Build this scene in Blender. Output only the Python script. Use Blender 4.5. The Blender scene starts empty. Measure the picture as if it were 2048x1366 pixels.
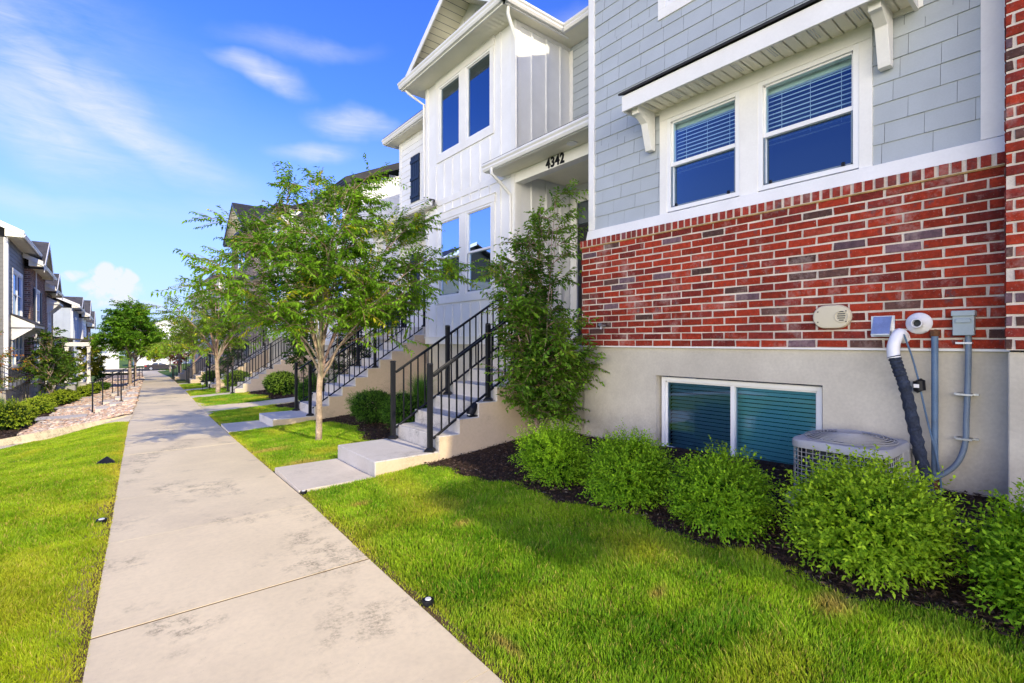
import bpy, bmesh, math, random
import numpy as np
from mathutils import Vector, noise as mnoise
random.seed(7)
R = math.radians
scn = bpy.context.scene
COL = scn.collection
H = 1.58                     # eye height above the near pavement
ZF = H - 0.06                # foundation line of the first building

# ------------------------------------------------------------------ objects
def tag(o, label=None, cat=None, group=None, kind=None):
    if label: o['label'] = label
    if cat: o['category'] = cat
    if group: o['group'] = group
    if kind: o['kind'] = kind
    return o

def thing(name, label, cat, loc=(0, 0, 0), group=None):
    o = bpy.data.objects.new(name, None)
    o.location = loc
    o.empty_display_size = 0.2
    COL.objects.link(o)
    return tag(o, label, cat, group)

def link(name, me, mat, parent=None, smooth=False):
    o = bpy.data.objects.new(name, me)
    if mat is not None: me.materials.append(mat)
    COL.objects.link(o)
    if parent is not None:
        o.parent = parent
        w = Vector((0, 0, 0)); p = parent
        while p is not None:
            w += p.location; p = p.parent
        o.location = -w if w.length > 0 else (0, 0, 0)
    if smooth:
        me.polygons.foreach_set('use_smooth', [True] * len(me.polygons))
    return o

class MB:
    """collects faces for ONE mesh"""
    def __init__(s): s.v = []; s.f = []; s.c = []
    def face(s, pts, col=(1, 1, 1)):
        n = len(s.v); s.v.extend(tuple(p) for p in pts); s.f.append(tuple(range(n, n + len(pts)))); s.c.extend([col] * len(pts))
    def hexa(s, p, col=(1, 1, 1)):
        n = len(s.v); s.v.extend(tuple(q) for q in p); s.c.extend([col] * 8)
        for q in ((0, 3, 2, 1), (4, 5, 6, 7), (0, 1, 5, 4), (1, 2, 6, 5), (2, 3, 7, 6), (3, 0, 4, 7)):
            s.f.append(tuple(n + i for i in q))
    def box(s, x0, x1, y0, y1, z0, z1, col=(1, 1, 1)):
        s.hexa([(x0, y0, z0), (x1, y0, z0), (x1, y1, z0), (x0, y1, z0), (x0, y0, z1), (x1, y0, z1), (x1, y1, z1), (x0, y1, z1)], col)
    def wbox(s, W, a0, a1, z0, z1, o0, o1, col=(1, 1, 1)):
        s.hexa([W(a0, z0, o0), W(a1, z0, o0), W(a1, z0, o1), W(a0, z0, o1), W(a0, z1, o0), W(a1, z1, o0), W(a1, z1, o1), W(a0, z1, o1)], col)
    def prism(s, poly, ax, a, b, col=(1, 1, 1)):
        """poly: 2-D outline, extruded along axis ax from a to b"""
        def P(q, t):
            return (t, q[0], q[1]) if ax == 0 else ((q[0], t, q[1]) if ax == 1 else (q[0], q[1], t))
        n = len(s.v); m = len(poly)
        s.v.extend(P(q, a) for q in poly); s.v.extend(P(q, b) for q in poly); s.c.extend([col] * (2 * m))
        s.f.append(tuple(n + i for i in range(m))[::-1]); s.f.append(tuple(n + m + i for i in range(m)))
        for i in range(m):
            j = (i + 1) % m
            s.f.append((n + i, n + j, n + m + j, n + m + i))
    def tube(s, pts, rad, sides=8, cap=True, col=(1, 1, 1)):
        pts = [Vector(p) for p in pts]
        rad = rad if isinstance(rad, (list, tuple)) else [rad] * len(pts)
        n0 = len(s.v); up = None
        for i, p in enumerate(pts):
            d = (pts[min(i + 1, len(pts) - 1)] - pts[max(i - 1, 0)])
            d = d.normalized() if d.length > 1e-9 else Vector((0, 0, 1))
            if up is None: up = Vector((0, 0, 1)) if abs(d.z) < .9 else Vector((1, 0, 0))
            a = d.cross(up)
            if a.length < 1e-6: a = d.cross(Vector((0, 1, 0)))
            a.normalize(); b = d.cross(a); up = -b if False else up
            for k in range(sides):
                t = 2 * math.pi * k / sides
                s.v.append(tuple(p + (a * math.cos(t) + b * math.sin(t)) * rad[i])); s.c.append(col)
        for i in range(len(pts) - 1):
            for k in range(sides):
                q = n0 + i * sides; j = (k + 1) % sides
                s.f.append((q + k, q + j, q + sides + j, q + sides + k))
        if cap:
            s.f.append(tuple(n0 + k for k in range(sides))[::-1])
            e = n0 + (len(pts) - 1) * sides
            s.f.append(tuple(e + k for k in range(sides)))
    def disc(s, c, r, h, axis='z', n=24, r2=None, col=(1, 1, 1)):
        c = Vector(c); A = {'x': Vector((1, 0, 0)), 'y': Vector((0, 1, 0)), 'z': Vector((0, 0, 1))}[axis]
        s.tube([c, c + A * h], [r, r if r2 is None else r2], n, True, col)
    def torus(s, c, r, t, n=40, m=6, axis='z'):
        c = Vector(c); n0 = len(s.v)
        for i in range(n):
            a = 2 * math.pi * i / n
            for k in range(m):
                b = 2 * math.pi * k / m; rr = r + t * math.cos(b); zz = t * math.sin(b)
                q = (rr * math.cos(a), rr * math.sin(a), zz)
                if axis == 'x': q = (zz, rr * math.cos(a), rr * math.sin(a))
                s.v.append((c.x + q[0], c.y + q[1], c.z + q[2])); s.c.append((1, 1, 1))
        for i in range(n):
            for k in range(m):
                s.f.append((n0 + i * m + k, n0 + i * m + (k + 1) % m, n0 + ((i + 1) % n) * m + (k + 1) % m, n0 + ((i + 1) % n) * m + k))
    def build(s, name, mat, parent=None, smooth=False, bevel=0, col=False):
        me = bpy.data.meshes.new(name); me.from_pydata(s.v, [], s.f)
        if col:
            at = me.color_attributes.new('col', 'FLOAT_COLOR', 'POINT')
            arr = np.ones((len(s.v), 4), np.float32); arr[:, :3] = np.array(s.c, np.float32)
            at.data.foreach_set('color', arr.ravel())
        bm = bmesh.new(); bm.from_mesh(me); bmesh.ops.recalc_face_normals(bm, faces=bm.faces); bm.to_mesh(me); bm.free()
        me.update()
        o = link(name, me, mat, parent, smooth)
        if bevel:
            m = o.modifiers.new('bevel', 'BEVEL'); m.width = bevel; m.segments = 2; m.limit_method = 'ANGLE'; m.angle_limit = R(40)
        if smooth:
            me.set_sharp_from_angle(angle=R(40))
        return o

def wall(kind, c):
    if kind == 'X-': return lambda s, z, o: (c - o, s, z)
    if kind == 'X+': return lambda s, z, o: (c + o, s, z)
    if kind == 'Y-': return lambda s, z, o: (s, c - o, z)
    return lambda s, z, o: (s, c + o, z)

# ------------------------------------------------------------------ materials
def nt(m):
    m.use_nodes = True
    t = m.node_tree; t.nodes.clear(); return t
def N(t, ty, **kw):
    n = t.nodes.new(ty)
    for k, v in kw.items():
        if k.startswith('i_'): n.inputs[k[2:].replace('_', ' ')].default_value = v
        else: setattr(n, k, v)
    return n
def mixc(t, fac, a, b, mode='MIX'):
    n = t.nodes.new('ShaderNodeMix'); n.data_type = 'RGBA'; n.blend_type = mode
    for sock, val in ((n.inputs[0], fac), (n.inputs[6], a), (n.inputs[7], b)):
        if isinstance(val, bpy.types.NodeSocket): t.links.new(val, sock)
        elif isinstance(val, (int, float)) and sock.type != 'RGBA': sock.default_value = val
        else:
            v = val if not isinstance(val, (int, float)) else (val,) * 3
            sock.default_value = (*v[:3], 1)
    return n.outputs[2]
def noisef(t, scale, detail=4, rough=.6, lo=.35, hi=.65, vec=None, dist=0.0):
    n = N(t, 'ShaderNodeTexNoise'); n.inputs['Scale'].default_value = scale; n.inputs['Detail'].default_value = detail
    n.inputs['Roughness'].default_value = rough; n.inputs['Distortion'].default_value = dist
    if vec is None:
        g = N(t, 'ShaderNodeNewGeometry'); vec = g.outputs['Position']
    t.links.new(vec, n.inputs['Vector'])
    r = N(t, 'ShaderNodeMapRange'); r.inputs['From Min'].default_value = lo; r.inputs['From Max'].default_value = hi
    t.links.new(n.outputs['Fac'], r.inputs['Value'])
    return r.outputs['Result']
def out(t, sh):
    o = N(t, 'ShaderNodeOutputMaterial'); t.links.new(sh, o.inputs['Surface']); return o
def bumpn(t, h, strength, dist=.01):
    b = N(t, 'ShaderNodeBump'); b.inputs['Strength'].default_value = strength; b.inputs['Distance'].default_value = dist
    t.links.new(h, b.inputs['Height']); return b.outputs['Normal']
def princ(t, base, rough=.6, spec=.35, metal=0, normal=None):
    p = N(t, 'ShaderNodeBsdfPrincipled')
    for k, v in (('Base Color', base), ('Roughness', rough), ('Metallic', metal), ('Specular IOR Level', spec)):
        if isinstance(v, bpy.types.NodeSocket): t.links.new(v, p.inputs[k])
        else: p.inputs[k].default_value = (*v[:3], 1) if isinstance(v, (tuple, list)) else v
    if normal is not None: t.links.new(normal, p.inputs['Normal'])
    return p

def M(name, base, rough=.6, var=.12, scale=3, fine=60, fvar=.06, bump=.1, bscale=80, bdist=.002, spec=.35, metal=0, vcol=False, dirt=None, dirtf=0):
    m = bpy.data.materials.new(name); t = nt(m)
    b = tuple(base)
    c = mixc(t, noisef(t, scale), tuple(x * (1 - var) for x in b), tuple(min(1, x * (1 + var)) for x in b))
    c = mixc(t, noisef(t, fine, 2), c, mixc(t, 1.0, c, (1 - fvar,) * 3, 'MULTIPLY'))
    if dirt is not None:
        c = mixc(t, mathn(t, 'MULTIPLY', noisef(t, scale * .6, 8, .7, .48, .75), dirtf), c, dirt)
    if name == 'foundation plaster':
        sz = N(t, 'ShaderNodeSeparateXYZ'); t.links.new(N(t, 'ShaderNodeNewGeometry').outputs['Position'], sz.inputs[0]); mr = N(t, 'ShaderNodeMapRange'); mr.inputs['From Min'].default_value = .85; mr.inputs['From Max'].default_value = .35; t.links.new(sz.outputs['Z'], mr.inputs['Value'])
        c = mixc(t, mathn(t, 'MULTIPLY', mathn(t, 'MULTIPLY', mr.outputs[0], noisef(t, 5, 7, .7, .35, .7)), .55), c, (.24, .18, .12))
    if vcol:
        a = N(t, 'ShaderNodeAttribute', attribute_name='col'); c = mixc(t, 1.0, c, a.outputs['Color'], 'MULTIPLY')
    nrm = bumpn(t, noisef(t, bscale, 4, .6, 0, 1), bump, bdist) if bump else None
    out(t, princ(t, c, rough, spec, metal, nrm).outputs[0])
    return m
def mathn(t, op, a, b=None, c=None):
    n = N(t, 'ShaderNodeMath', operation=op)
    for i, v in enumerate((a, b, c)):
        if v is None: continue
        if isinstance(v, bpy.types.NodeSocket): t.links.new(v, n.inputs[i])
        else: n.inputs[i].default_value = v
    return n.outputs[0]

MT = {}
MT['gray_shingle'] = M('gray shingle paint', (.40, .44, .465), .62, .05, 2, 90, .05, .25, 60, .0015, vcol=True)
MT['white'] = M('white trim paint', (.80, .79, .745), .5, .04, 2, 50, .03, .08, 60, .001, dirt=(.5, .46, .38), dirtf=.12)
MT['white_siding'] = M('white siding paint', (.79, .79, .77), .55, .05, 1.5, 70, .03, .15, 60, .001, dirt=(.5, .47, .4), dirtf=.10, vcol=True)
MT['blue_gray_siding'] = M('blue gray siding', (.47, .53, .60), .55, .05, 1.5, 70, .03, .15, 60, .001, vcol=True)
MT['charcoal_siding'] = M('charcoal siding', (.15, .145, .135), .55, .08, 1.5, 70, .05, .15, 60, .001, vcol=True)
MT['vinyl'] = M('white vinyl', (.80, .80, .79), .35, .02, 2, 50, .02, 0)
MT['soffit'] = M('soffit vinyl', (.86, .82, .66), .5, .04, 2, 50, .03, 0)
MT['gutter'] = M('gutter enamel', (.78, .77, .73), .35, .04, 2, 50, .03, 0, spec=.5)
MT['black_metal'] = M('black powder coat', (.009, .010, .014), .42, .2, 5, 120, .1, .05, 200, .0005, spec=.22)
MT['black_gutter'] = M('black gutter', (.02, .02, .022), .4, .2, 5, 80, .1, 0)
MT['navy_shutter'] = M('navy shutter paint', (.012, .022, .045), .5, .15, 4, 80, .1, .1, 60, .001)
MT['stucco'] = M('foundation plaster', (.57, .53, .43), .85, .10, 1.2, 40, .08, .5, 45, .004, dirt=(.25, .21, .16), dirtf=.35)
MT['mortar'] = M('mortar', (.66, .58, .49), .9, .18, 4, 120, .15, .6, 140, .003)
MT['roof'] = M('asphalt shingle', (.085, .08, .078), .9, .25, 3, 60, .3, .8, 50, .01)
MT['roof_dark'] = M('dark asphalt shingle', (.03, .03, .032), .9, .25, 3, 60, .3, .8, 50, .01)
MT['blind'] = M('window blind slat', (.85, .88, .85), .5, .02, 2, 50, .02, 0)
MT['dark_room'] = M('dim room', (.05, .055, .06), .9, .1, 2, 50, .02, 0)
MT['black_door'] = M('black door paint', (.02, .02, .022), .4, .1, 3, 50, .02, 0)
MT['galv'] = M('zinc sheet', (.55, .57, .60), .35, .12, 9, 80, .1, .1, 60, .001, metal=.8)
MT['cream_plastic'] = M('cream plastic', (.62, .56, .40), .45, .03, 3, 60, .02, 0)
MT['white_pvc'] = M('white pvc', (.78, .78, .78), .35, .04, 6, 60, .02, 0)
MT['gray_paint_box'] = M('gray box enamel', (.33, .40, .42), .45, .05, 5, 60, .04, .05, 80, .001)
MT['blue_pipe'] = M('blue gray pipe', (.10, .17, .27), .5, .15, 8, 60, .1, .15, 80, .001, dirt=(.25, .2, .15), dirtf=.2)
MT['gray_conduit'] = M('gray conduit', (.16, .21, .27), .5, .08, 8, 60, .06, 0)
MT['rust'] = M('rusted fitting', (.16, .07, .03), .9, .3, 30, 120, .3, .8, 120, .004)
MT['black_foam'] = M('black foam sleeve', (.03, .04, .065), .75, .3, 12, 60, .4, 1.0, 55, .012)
MT['ac_metal'] = M('air conditioner enamel', (.40, .395, .37), .45, .07, 4, 60, .05, .05, 80, .001, dirt=(.35, .28, .2), dirtf=.25)
MT['ac_dark'] = M('condenser fins', (.025, .03, .035), .5, .2, 10, 60, .2, .1, 80, .001)
MT['asphalt'] = M('asphalt road', (.06, .06, .062), .9, .15, 1, 80, .2, .5, 90, .005)
MT['car_paint'] = M('dark gray car paint', (.045, .038, .04), .25, .05, 3, 60, .02, 0, spec=.6)
MT['tyre'] = M('tyre rubber', (.02, .02, .02), .8, .1, 3, 60, .02, 0)
MT['red_lamp'] = M('red lamp plastic', (.5, .02, .02), .3, .05, 3, 60, .02, 0)
MT['car_glass'] = M('car glass', (.08, .10, .12), .08, .05, 3, 60, .02, 0, spec=.8)
MT['bark'] = M('pale bark', (.42, .32, .23), .85, .3, 7, 40, .3, .9, 45, .008, vcol=True)
MT['bark_dark'] = M('twig bark', (.24, .15, .095), .85, .3, 9, 60, .2, .5, 60, .004)
MT['stone'] = M('river rock', (1, 1, 1), .8, .18, 12, 60, .15, .6, 50, .006, vcol=True)
MT['chip'] = M('wood chip', (1, 1, 1), .9, .25, 30, 120, .2, .4, 120, .003, vcol=True)
MT['wreath_red'] = M('red flowers', (.55, .02, .03), .7, .3, 30, 60, .2, 0)
MT['lens'] = M('lamp lens', (.7, .7, .66), .15, .05, 3, 60, .02, 0, spec=.7)

def brickmat():
    m = bpy.data.materials.new('weathered brick'); t = nt(m); g_ = N(t, 'ShaderNodeNewGeometry').outputs['Position']
    c = N(t, 'ShaderNodeAttribute', attribute_name='col').outputs['Color']
    c = mixc(t, noisef(t, 22, 5, .65, .35, .65, g_), mixc(t, 1.0, c, (.72, .70, .72), 'MULTIPLY'), mixc(t, 1.0, c, (1.22, 1.15, 1.1), 'MULTIPLY'))
    c = mixc(t, mathn(t, 'MULTIPLY', noisef(t, 7, 5, .7, .60, .68, g_), .75), c, (.085, .055, .06))
    c = mixc(t, mathn(t, 'MULTIPLY', noisef(t, 70, 4, .7, .62, .72, g_), .5), c, (.55, .45, .40))
    c = mixc(t, mathn(t, 'MULTIPLY', noisef(t, 3.2, 6, .75, .54, .70, g_), .42), c, (.52, .40, .35))
    h = mathn(t, 'ADD', noisef(t, 90, 5, .7, 0, 1, g_), mathn(t, 'MULTIPLY', noisef(t, 25, 3, .6, 0, 1, g_), 1.6))
    out(t, princ(t, c, .85, .25, 0, bumpn(t, h, 1.0, .005)).outputs[0]); return m
MT['brick'] = brickmat()
MT['joint_line'] = M('ochre joint line', (.42, .27, .10), .9, .3, 12, 60, .2, .5, 90, .003)
def concrete(name, base, stain=.5, rough=.85, warm=(.42, .34, .24)):
    m = bpy.data.materials.new(name); t = nt(m)
    g = N(t, 'ShaderNodeNewGeometry').outputs['Position']
    c = mixc(t, noisef(t, .9, 5, .6, .3, .7, g), tuple(x * .90 for x in base), tuple(x * 1.08 for x in base))
    c = mixc(t, noisef(t, 28, 3, .6, .4, .7, g), c, mixc(t, 1.0, c, (.93, .93, .93), 'MULTIPLY'))
    # aggregate specks and pits
    v = N(t, 'ShaderNodeTexVoronoi'); v.inputs['Scale'].default_value = 34; t.links.new(g, v.inputs['Vector'])
    sp = mathn(t, 'LESS_THAN', v.outputs['Distance'], .085)
    sp = mathn(t, 'MULTIPLY', sp, noisef(t, 3, 2, .5, .5, .6, g))
    c = mixc(t, mathn(t, 'MULTIPLY', sp, .55), c, tuple(x * .45 for x in base))
    # blotchy damp stains, ragged at the rim
    mp = N(t, 'ShaderNodeMapping'); mp.inputs['Scale'].default_value = (1, .75, 1); t.links.new(g, mp.inputs['Vector'])
    a = noisef(t, 1.15, 4, .6, .52, .60, mp.outputs[0]); b = noisef(t, 42, 4, .75, .38, .62, g)
    e = noisef(t, 6.5, 6, .7, .44, .56, g)
    st = mathn(t, 'MULTIPLY', mathn(t, 'MULTIPLY', a, e), b)
    c = mixc(t, mathn(t, 'MULTIPLY', st, stain), c, tuple(x * .42 for x in base))
    c = mixc(t, mathn(t, 'MULTIPLY', noisef(t, .55, 6, .7, .5, .75, g), .35), c, warm)
    h = mathn(t, 'ADD', noisef(t, 120, 4, .7, 0, 1, g), mathn(t, 'MULTIPLY', noisef(t, 9, 4, .6, 0, 1, g), 1.5))
    out(t, princ(t, c, rough, .3, 0, bumpn(t, h, .35, .003)).outputs[0]); return m
MT['pavement'] = concrete('pavement concrete', (.77, .64, .41), 1.0)
MT['walk'] = concrete('walkway concrete', (.66, .585, .47), .3)
MT['step'] = concrete('step concrete', (.58, .55, .51), 1.0, warm=(.40, .32, .22))
MT['step_side'] = concrete('rendered step side', (.62, .49, .34), .5, warm=(.46, .33, .2))

def soil(name, a, b, scale=30, bump=1.0, dist=.02):
    m = bpy.data.materials.new(name); t = nt(m)
    c = mixc(t, noisef(t, scale, 6, .7, .35, .65), a, b)
    c = mixc(t, noisef(t, 1.2, 4, .6, .4, .7), c, tuple(x * .7 for x in b))
    h = noisef(t, scale * 1.7, 6, .75, 0, 1)
    out(t, princ(t, c, .95, .15, 0, bumpn(t, h, bump, dist)).outputs[0]); return m
MT['turf_soil'] = soil('thatch and soil', (.09, .14, .02), (.17, .20, .04), 45)
MT['far_turf'] = soil('distant turf', (.10, .19, .03), (.14, .22, .04), 20)
MT['mulch'] = soil('dark bark mulch', (.035, .02, .013), (.085, .05, .032), 60, 1, .03)
MT['dirt'] = soil('dry dirt', (.24, .155, .085), (.36, .25, .15), 40, .8, .01)
MT['joint'] = soil('joint soil', (.09, .055, .03), (.16, .10, .05), 60, .8, .01)
MT['rockbase'] = soil('rock bed grit', (.30, .21, .14), (.45, .34, .24), 30, 1, .02)

def glassmat(name, refl=.42, tint=(.55, .72, .72), rough=.0, gcol=(.9, .95, 1)):
    m = bpy.data.materials.new(name); t = nt(m)
    tr = N(t, 'ShaderNodeBsdfTransparent'); tr.inputs['Color'].default_value = (*tint, 1)
    gl = N(t, 'ShaderNodeBsdfGlossy'); gl.inputs['Roughness'].default_value = rough; gl.inputs['Color'].default_value = (*gcol, 1)
    # slight waviness of the pane
    t.links.new(bumpn(t, noisef(t, 1.3, 2, .5, 0, 1), .05, .02), gl.inputs['Normal'])
    fr = N(t, 'ShaderNodeFresnel'); fr.inputs['IOR'].default_value = 1.5
    f = mathn(t, 'ADD', mathn(t, 'MULTIPLY', fr.outputs[0], 1.2), refl)
    mx = N(t, 'ShaderNodeMixShader'); t.links.new(f, mx.inputs[0]); t.links.new(tr.outputs[0], mx.inputs[1]); t.links.new(gl.outputs[0], mx.inputs[2])
    out(t, mx.outputs[0]); return m
MT['glass'] = glassmat('window glass', .10, (.68, .84, .84), .0, (.45, .60, .86))
MT['glass_deep'] = glassmat('screened glass', .16, (.26, .33, .36), .02, (.40, .56, .78))
MT['glass_fixed'] = glassmat('coated glass', .22, (.2, .28, .32), .0, (.58, .74, .90))
MT['glass_low'] = glassmat('basement glass', .12, (.30, .62, .78), .01, (.45, .65, .85))
MT['glass_low_screen'] = glassmat('basement screened glass', .10, (.20, .36, .50), .02, (.40, .58, .85))

def leafmat(name, rough=.55, transl=.35, spec=.16):
    m = bpy.data.materials.new(name); t = nt(m)
    a = N(t, 'ShaderNodeAttribute', attribute_name='col')
    p = princ(t, a.outputs['Color'], rough, spec)
    tl = N(t, 'ShaderNodeBsdfTranslucent')
    t.links.new(mixc(t, 1.0, a.outputs['Color'], (1.15, 1.2, .5), 'MULTIPLY'), tl.inputs['Color'])
    mx = N(t, 'ShaderNodeMixShader'); mx.inputs[0].default_value = transl
    t.links.new(p.outputs[0], mx.inputs[1]); t.links.new(tl.outputs[0], mx.inputs[2])
    out(t, mx.outputs[0]); return m
MT['leaf'] = leafmat('leaf', .55, .38, .15)
MT['grass'] = leafmat('grass blade', .55, .35, .15)

# ------------------------------------------------------------------ terrain
def itp(T, y):
    if y <= T[0][0]: return T[0][1]
    for (a, b), (c, d) in zip(T, T[1:]):
        if y <= c: return b + (d - b) * (y - a) / (c - a)
    return T[-1][1]
XL = [(-14, -.65), (3, -.11), (5.2, -.02), (8, .07), (14.3, .28), (23, .73), (37.3, 1.35), (53, 2.11), (82, 3.14), (104, 3.9)]
XR = [(-14, 1.05), (1.85, 1.41), (3.5, 1.45), (5.26, 1.51), (7, 1.58), (11, 1.75), (15.5, 1.97), (20.5, 2.27), (27.2, 2.68), (44, 3.6), (59, 4.35), (82, 5.0), (104, 5.9)]
DR = [(8, 0), (12, .15), (18, .38), (24, .5), (40, .5)]
RR = [(0, .43), (5, .26), (11, .26), (40, .3)]
def sm(x): x = max(0., min(1., x)); return x * x * (3 - 2 * x)
def zs(Y): return 0.0 if Y < 5 else -.035 * (min(Y, 104) - 5)
def g(X, Y):
    xl, xr = itp(XL, Y), itp(XR, Y); z = zs(Y)
    if X < xl: z -= itp(DR, Y) * sm((xl - X) / 1.6)
    if X > xr: z += itp(RR, Y) * min(1., (X - xr) / 3.6) ** 1.6
    return z

def sheet(name, xs_of_y, ys, mat, dz, nx=8, parent=None, kind='structure'):
    """ground sheet between two edge curves, following the terrain"""
    V = []; F = []
    for y in ys:
        a, b = xs_of_y(y)
        for i in range(nx + 1):
            x = a + (b - a) * i / nx; V.append((x, y, g(x, y) + dz))
    for j in range(len(ys) - 1):
        for i in range(nx):
            p = j * (nx + 1) + i; F.append((p, p + 1, p + nx + 2, p + nx + 1))
    me = bpy.data.meshes.new(name); me.from_pydata(V, [], F); o = link(name, me, mat, parent, True)
    if kind: o['kind'] = kind
    return o
def frange(a, b, n): return [a + (b - a) * i / n for i in range(n + 1)]

# base ground
xs = [-90, -50, -30, -20, -14, -10, -8, -6, -5, -4, -3.5, -3, -2.6, -2.2, -1.9, -1.6, -1.3, -1, -.7, -.4, -.1, .2, .5, .8, 1.1, 1.4, 1.7, 2, 2.4, 2.8, 3.2, 3.6, 4, 4.4, 4.8, 5.2, 5.6, 6, 7, 8, 10, 14, 20, 30, 50, 90]
ys = [-40, -20, -14, -10] + frange(-8, 30, 76) + frange(31, 60, 29) + frange(62, 104, 21) + [115, 130, 160, 220]
V = [(x, y, g(x, y) - .045) for y in ys for x in xs]
nx = len(xs); F = [(j * nx + i, j * nx + i + 1, (j + 1) * nx + i + 1, (j + 1) * nx + i) for j in range(len(ys) - 1) for i in range(nx - 1)]
me = bpy.data.meshes.new('ground'); me.from_pydata(V, [], F); link('ground', me, MT['far_turf'], None, True)['kind'] = 'structure'

# sidewalk slabs with real joints
mb = MB()
jt = [-14, -10.3, -8.77, -7.24, -5.71, -4.18, -2.65, -1.12, .385, 1.91, 3.44]
y = 3.44
while y < 103: y += 1.53; jt.append(y)
for i in range(len(jt) - 1):
    a, b = jt[i], jt[i + 1]
    w0 = .010 if abs(a - 3.44) < .01 or i % 4 == 2 else .0016; w1 = .010 if abs(b - 3.44) < .01 or (i + 1) % 4 == 2 else .0016
    n = 3
    for k in range(n):
        y0 = a + w0 + (b - a - w0 - w1) * k / n; y1 = a + w0 + (b - a - w0 - w1) * (k + 1) / n
        p = [(itp(XL, y0), y0), (itp(XR, y0), y0), (itp(XR, y1), y1), (itp(XL, y1), y1)]
        mb.face([(x, yy, zs(yy)) for x, yy in p])
        for q, r_ in ((0, 3), (1, 2)):
            mb.face([(p[q][0], p[q][1], zs(p[q][1])), (p[r_][0], p[r_][1], zs(p[r_][1])), (p[r_][0], p[r_][1], zs(p[r_][1]) - .1), (p[q][0], p[q][1], zs(p[q][1]) - .1)])
        if k == 0: mb.face([(p[0][0], y0, zs(y0)), (p[1][0], y0, zs(y0)), (p[1][0], y0, zs(y0) - .1), (p[0][0], y0, zs(y0) - .1)])
        if k == n - 1: mb.face([(p[3][0], y1, zs(y1)), (p[2][0], y1, zs(y1)), (p[2][0], y1, zs(y1) - .1), (p[3][0], y1, zs(y1) - .1)])
sw = mb.build('sidewalk', MT['pavement']); sw['kind'] = 'structure'
sheet('soil_under_sidewalk', lambda y: (itp(XL, y) - .05, itp(XR, y) + .05), frange(-14, 104, 118), MT['joint'], -.0035, 2)

def slab(name, poly, mat, dz=.0, th=.1, flat=None, bevel=.006, kind='structure'):
    """flat concrete piece on the terrain: poly list of (x, y); quads strip if 4 pts"""
    mb = MB(); n = len(poly)
    top = [(x, y, (g(x, y) if flat is None else flat) + dz) for x, y in poly]
    mb.v = top + [(a, b, c - th) for a, b, c in top]; mb.c = [(1, 1, 1)] * (2 * n)
    mb.f = [tuple(range(n)), tuple(range(n, 2 * n))[::-1]] + [(i, (i + 1) % n, n + (i + 1) % n, n + i) for i in range(n)]
    o = mb.build(name, mat, None, bevel=bevel); o['kind'] = kind; return o
# curb cut street at the far end
slab('street', [(-70, 105), (70, 105), (70, 115), (-70, 115)], MT['asphalt'], flat=zs(104) - .02, th=.05, bevel=0)
slab('street_kerb', [(-70, 104.2), (70, 104.2), (70, 105), (-70, 105)], MT['walk'], flat=zs(104) + .02, th=.2, bevel=0)
slab('far_kerb', [(-70, 115), (70, 115), (70, 116.5), (-70, 116.5)], MT['walk'], flat=zs(104) + .06, th=.2, bevel=0)
# ------------------------------------------------------------------ wall skins
def spans(a0, a1, z0, z1, holes):
    """free rectangles of a wall band around its openings"""
    zb = sorted({z0, z1} | {h[k] for h in holes for k in (2, 3) if z0 < h[k] < z1})
    res = []
    for p, q in zip(zb, zb[1:]):
        cur = [(a0, a1)]
        for h in holes:
            if h[2] < q - 1e-6 and h[3] > p + 1e-6:
                nxt = []
                for s, e in cur:
                    if h[1] <= s or h[0] >= e: nxt.append((s, e)); continue
                    if h[0] > s: nxt.append((s, h[0]))
                    if h[1] < e: nxt.append((h[1], e))
                cur = nxt
        res += [(s, e, p, q) for s, e in cur]
    return res

def skin_lap(mb, W, a0, a1, z0, z1, holes=(), expo=.178, proud=.012, split=0, top=None):
    rnd = random.Random(int((a0 + z0 * 7) * 100))
    z = z0; row = 0
    while z < z1 - 1e-4:
        zt = min(z + expo, z1)
        for s, e, p, q in spans(a0, a1, z, zt, holes):
            cuts = [s, e]
            if split:
                x = s + rnd.uniform(.10, split)
                cuts = [s]
                while x < e - .1: cuts.append(x); x += rnd.choice((.78, .9, 1.0)) * split
                cuts.append(e)
            for c0, c1 in zip(cuts, cuts[1:]):
                gp = .0013 if split else 0
                j = rnd.uniform(-.0012, .0012) if split else 0
                op = proud * (1 - (p - z) / expo) + .002 + j; oq = proud * (1 - (q - z) / expo) + .002 + j
                t_ = rnd.uniform(.965, 1.03) if split else rnd.uniform(.985, 1.01); col = (t_, t_, t_)
                mb.face([W(c0 + gp, p, op), W(c1 - gp, p, op), W(c1 - gp, q, oq), W(c0 + gp, q, oq)], col)
                mb.face([W(c0 + gp, p, 0), W(c1 - gp, p, 0), W(c1 - gp, p, op), W(c0 + gp, p, op)], col)
                if split:
                    mb.face([W(c0 + gp, p, 0), W(c0 + gp, p, op), W(c0 + gp, q, oq), W(c0 + gp, q, 0)], (.35, .35, .35))
                    mb.face([W(c1 - gp, p, 0), W(c1 - gp, p, op), W(c1 - gp, q, oq), W(c1 - gp, q, 0)], (.35, .35, .35))
        z = zt; row += 1
    for s, e, p, q in spans(a0, a1, z0, z1, holes):
        mb.face([W(s, p, -.004), W(e, p, -.004), W(e, q, -.004), W(s, q, -.004)], (.4, .4, .4))

def skin_flat(mb, W, a0, a1, z0, z1, holes=(), o=0.):
    for s, e, p, q in spans(a0, a1, z0, z1, holes):
        mb.face([W(s, p, o), W(e, p, o), W(e, q, o), W(s, q, o)])

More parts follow.
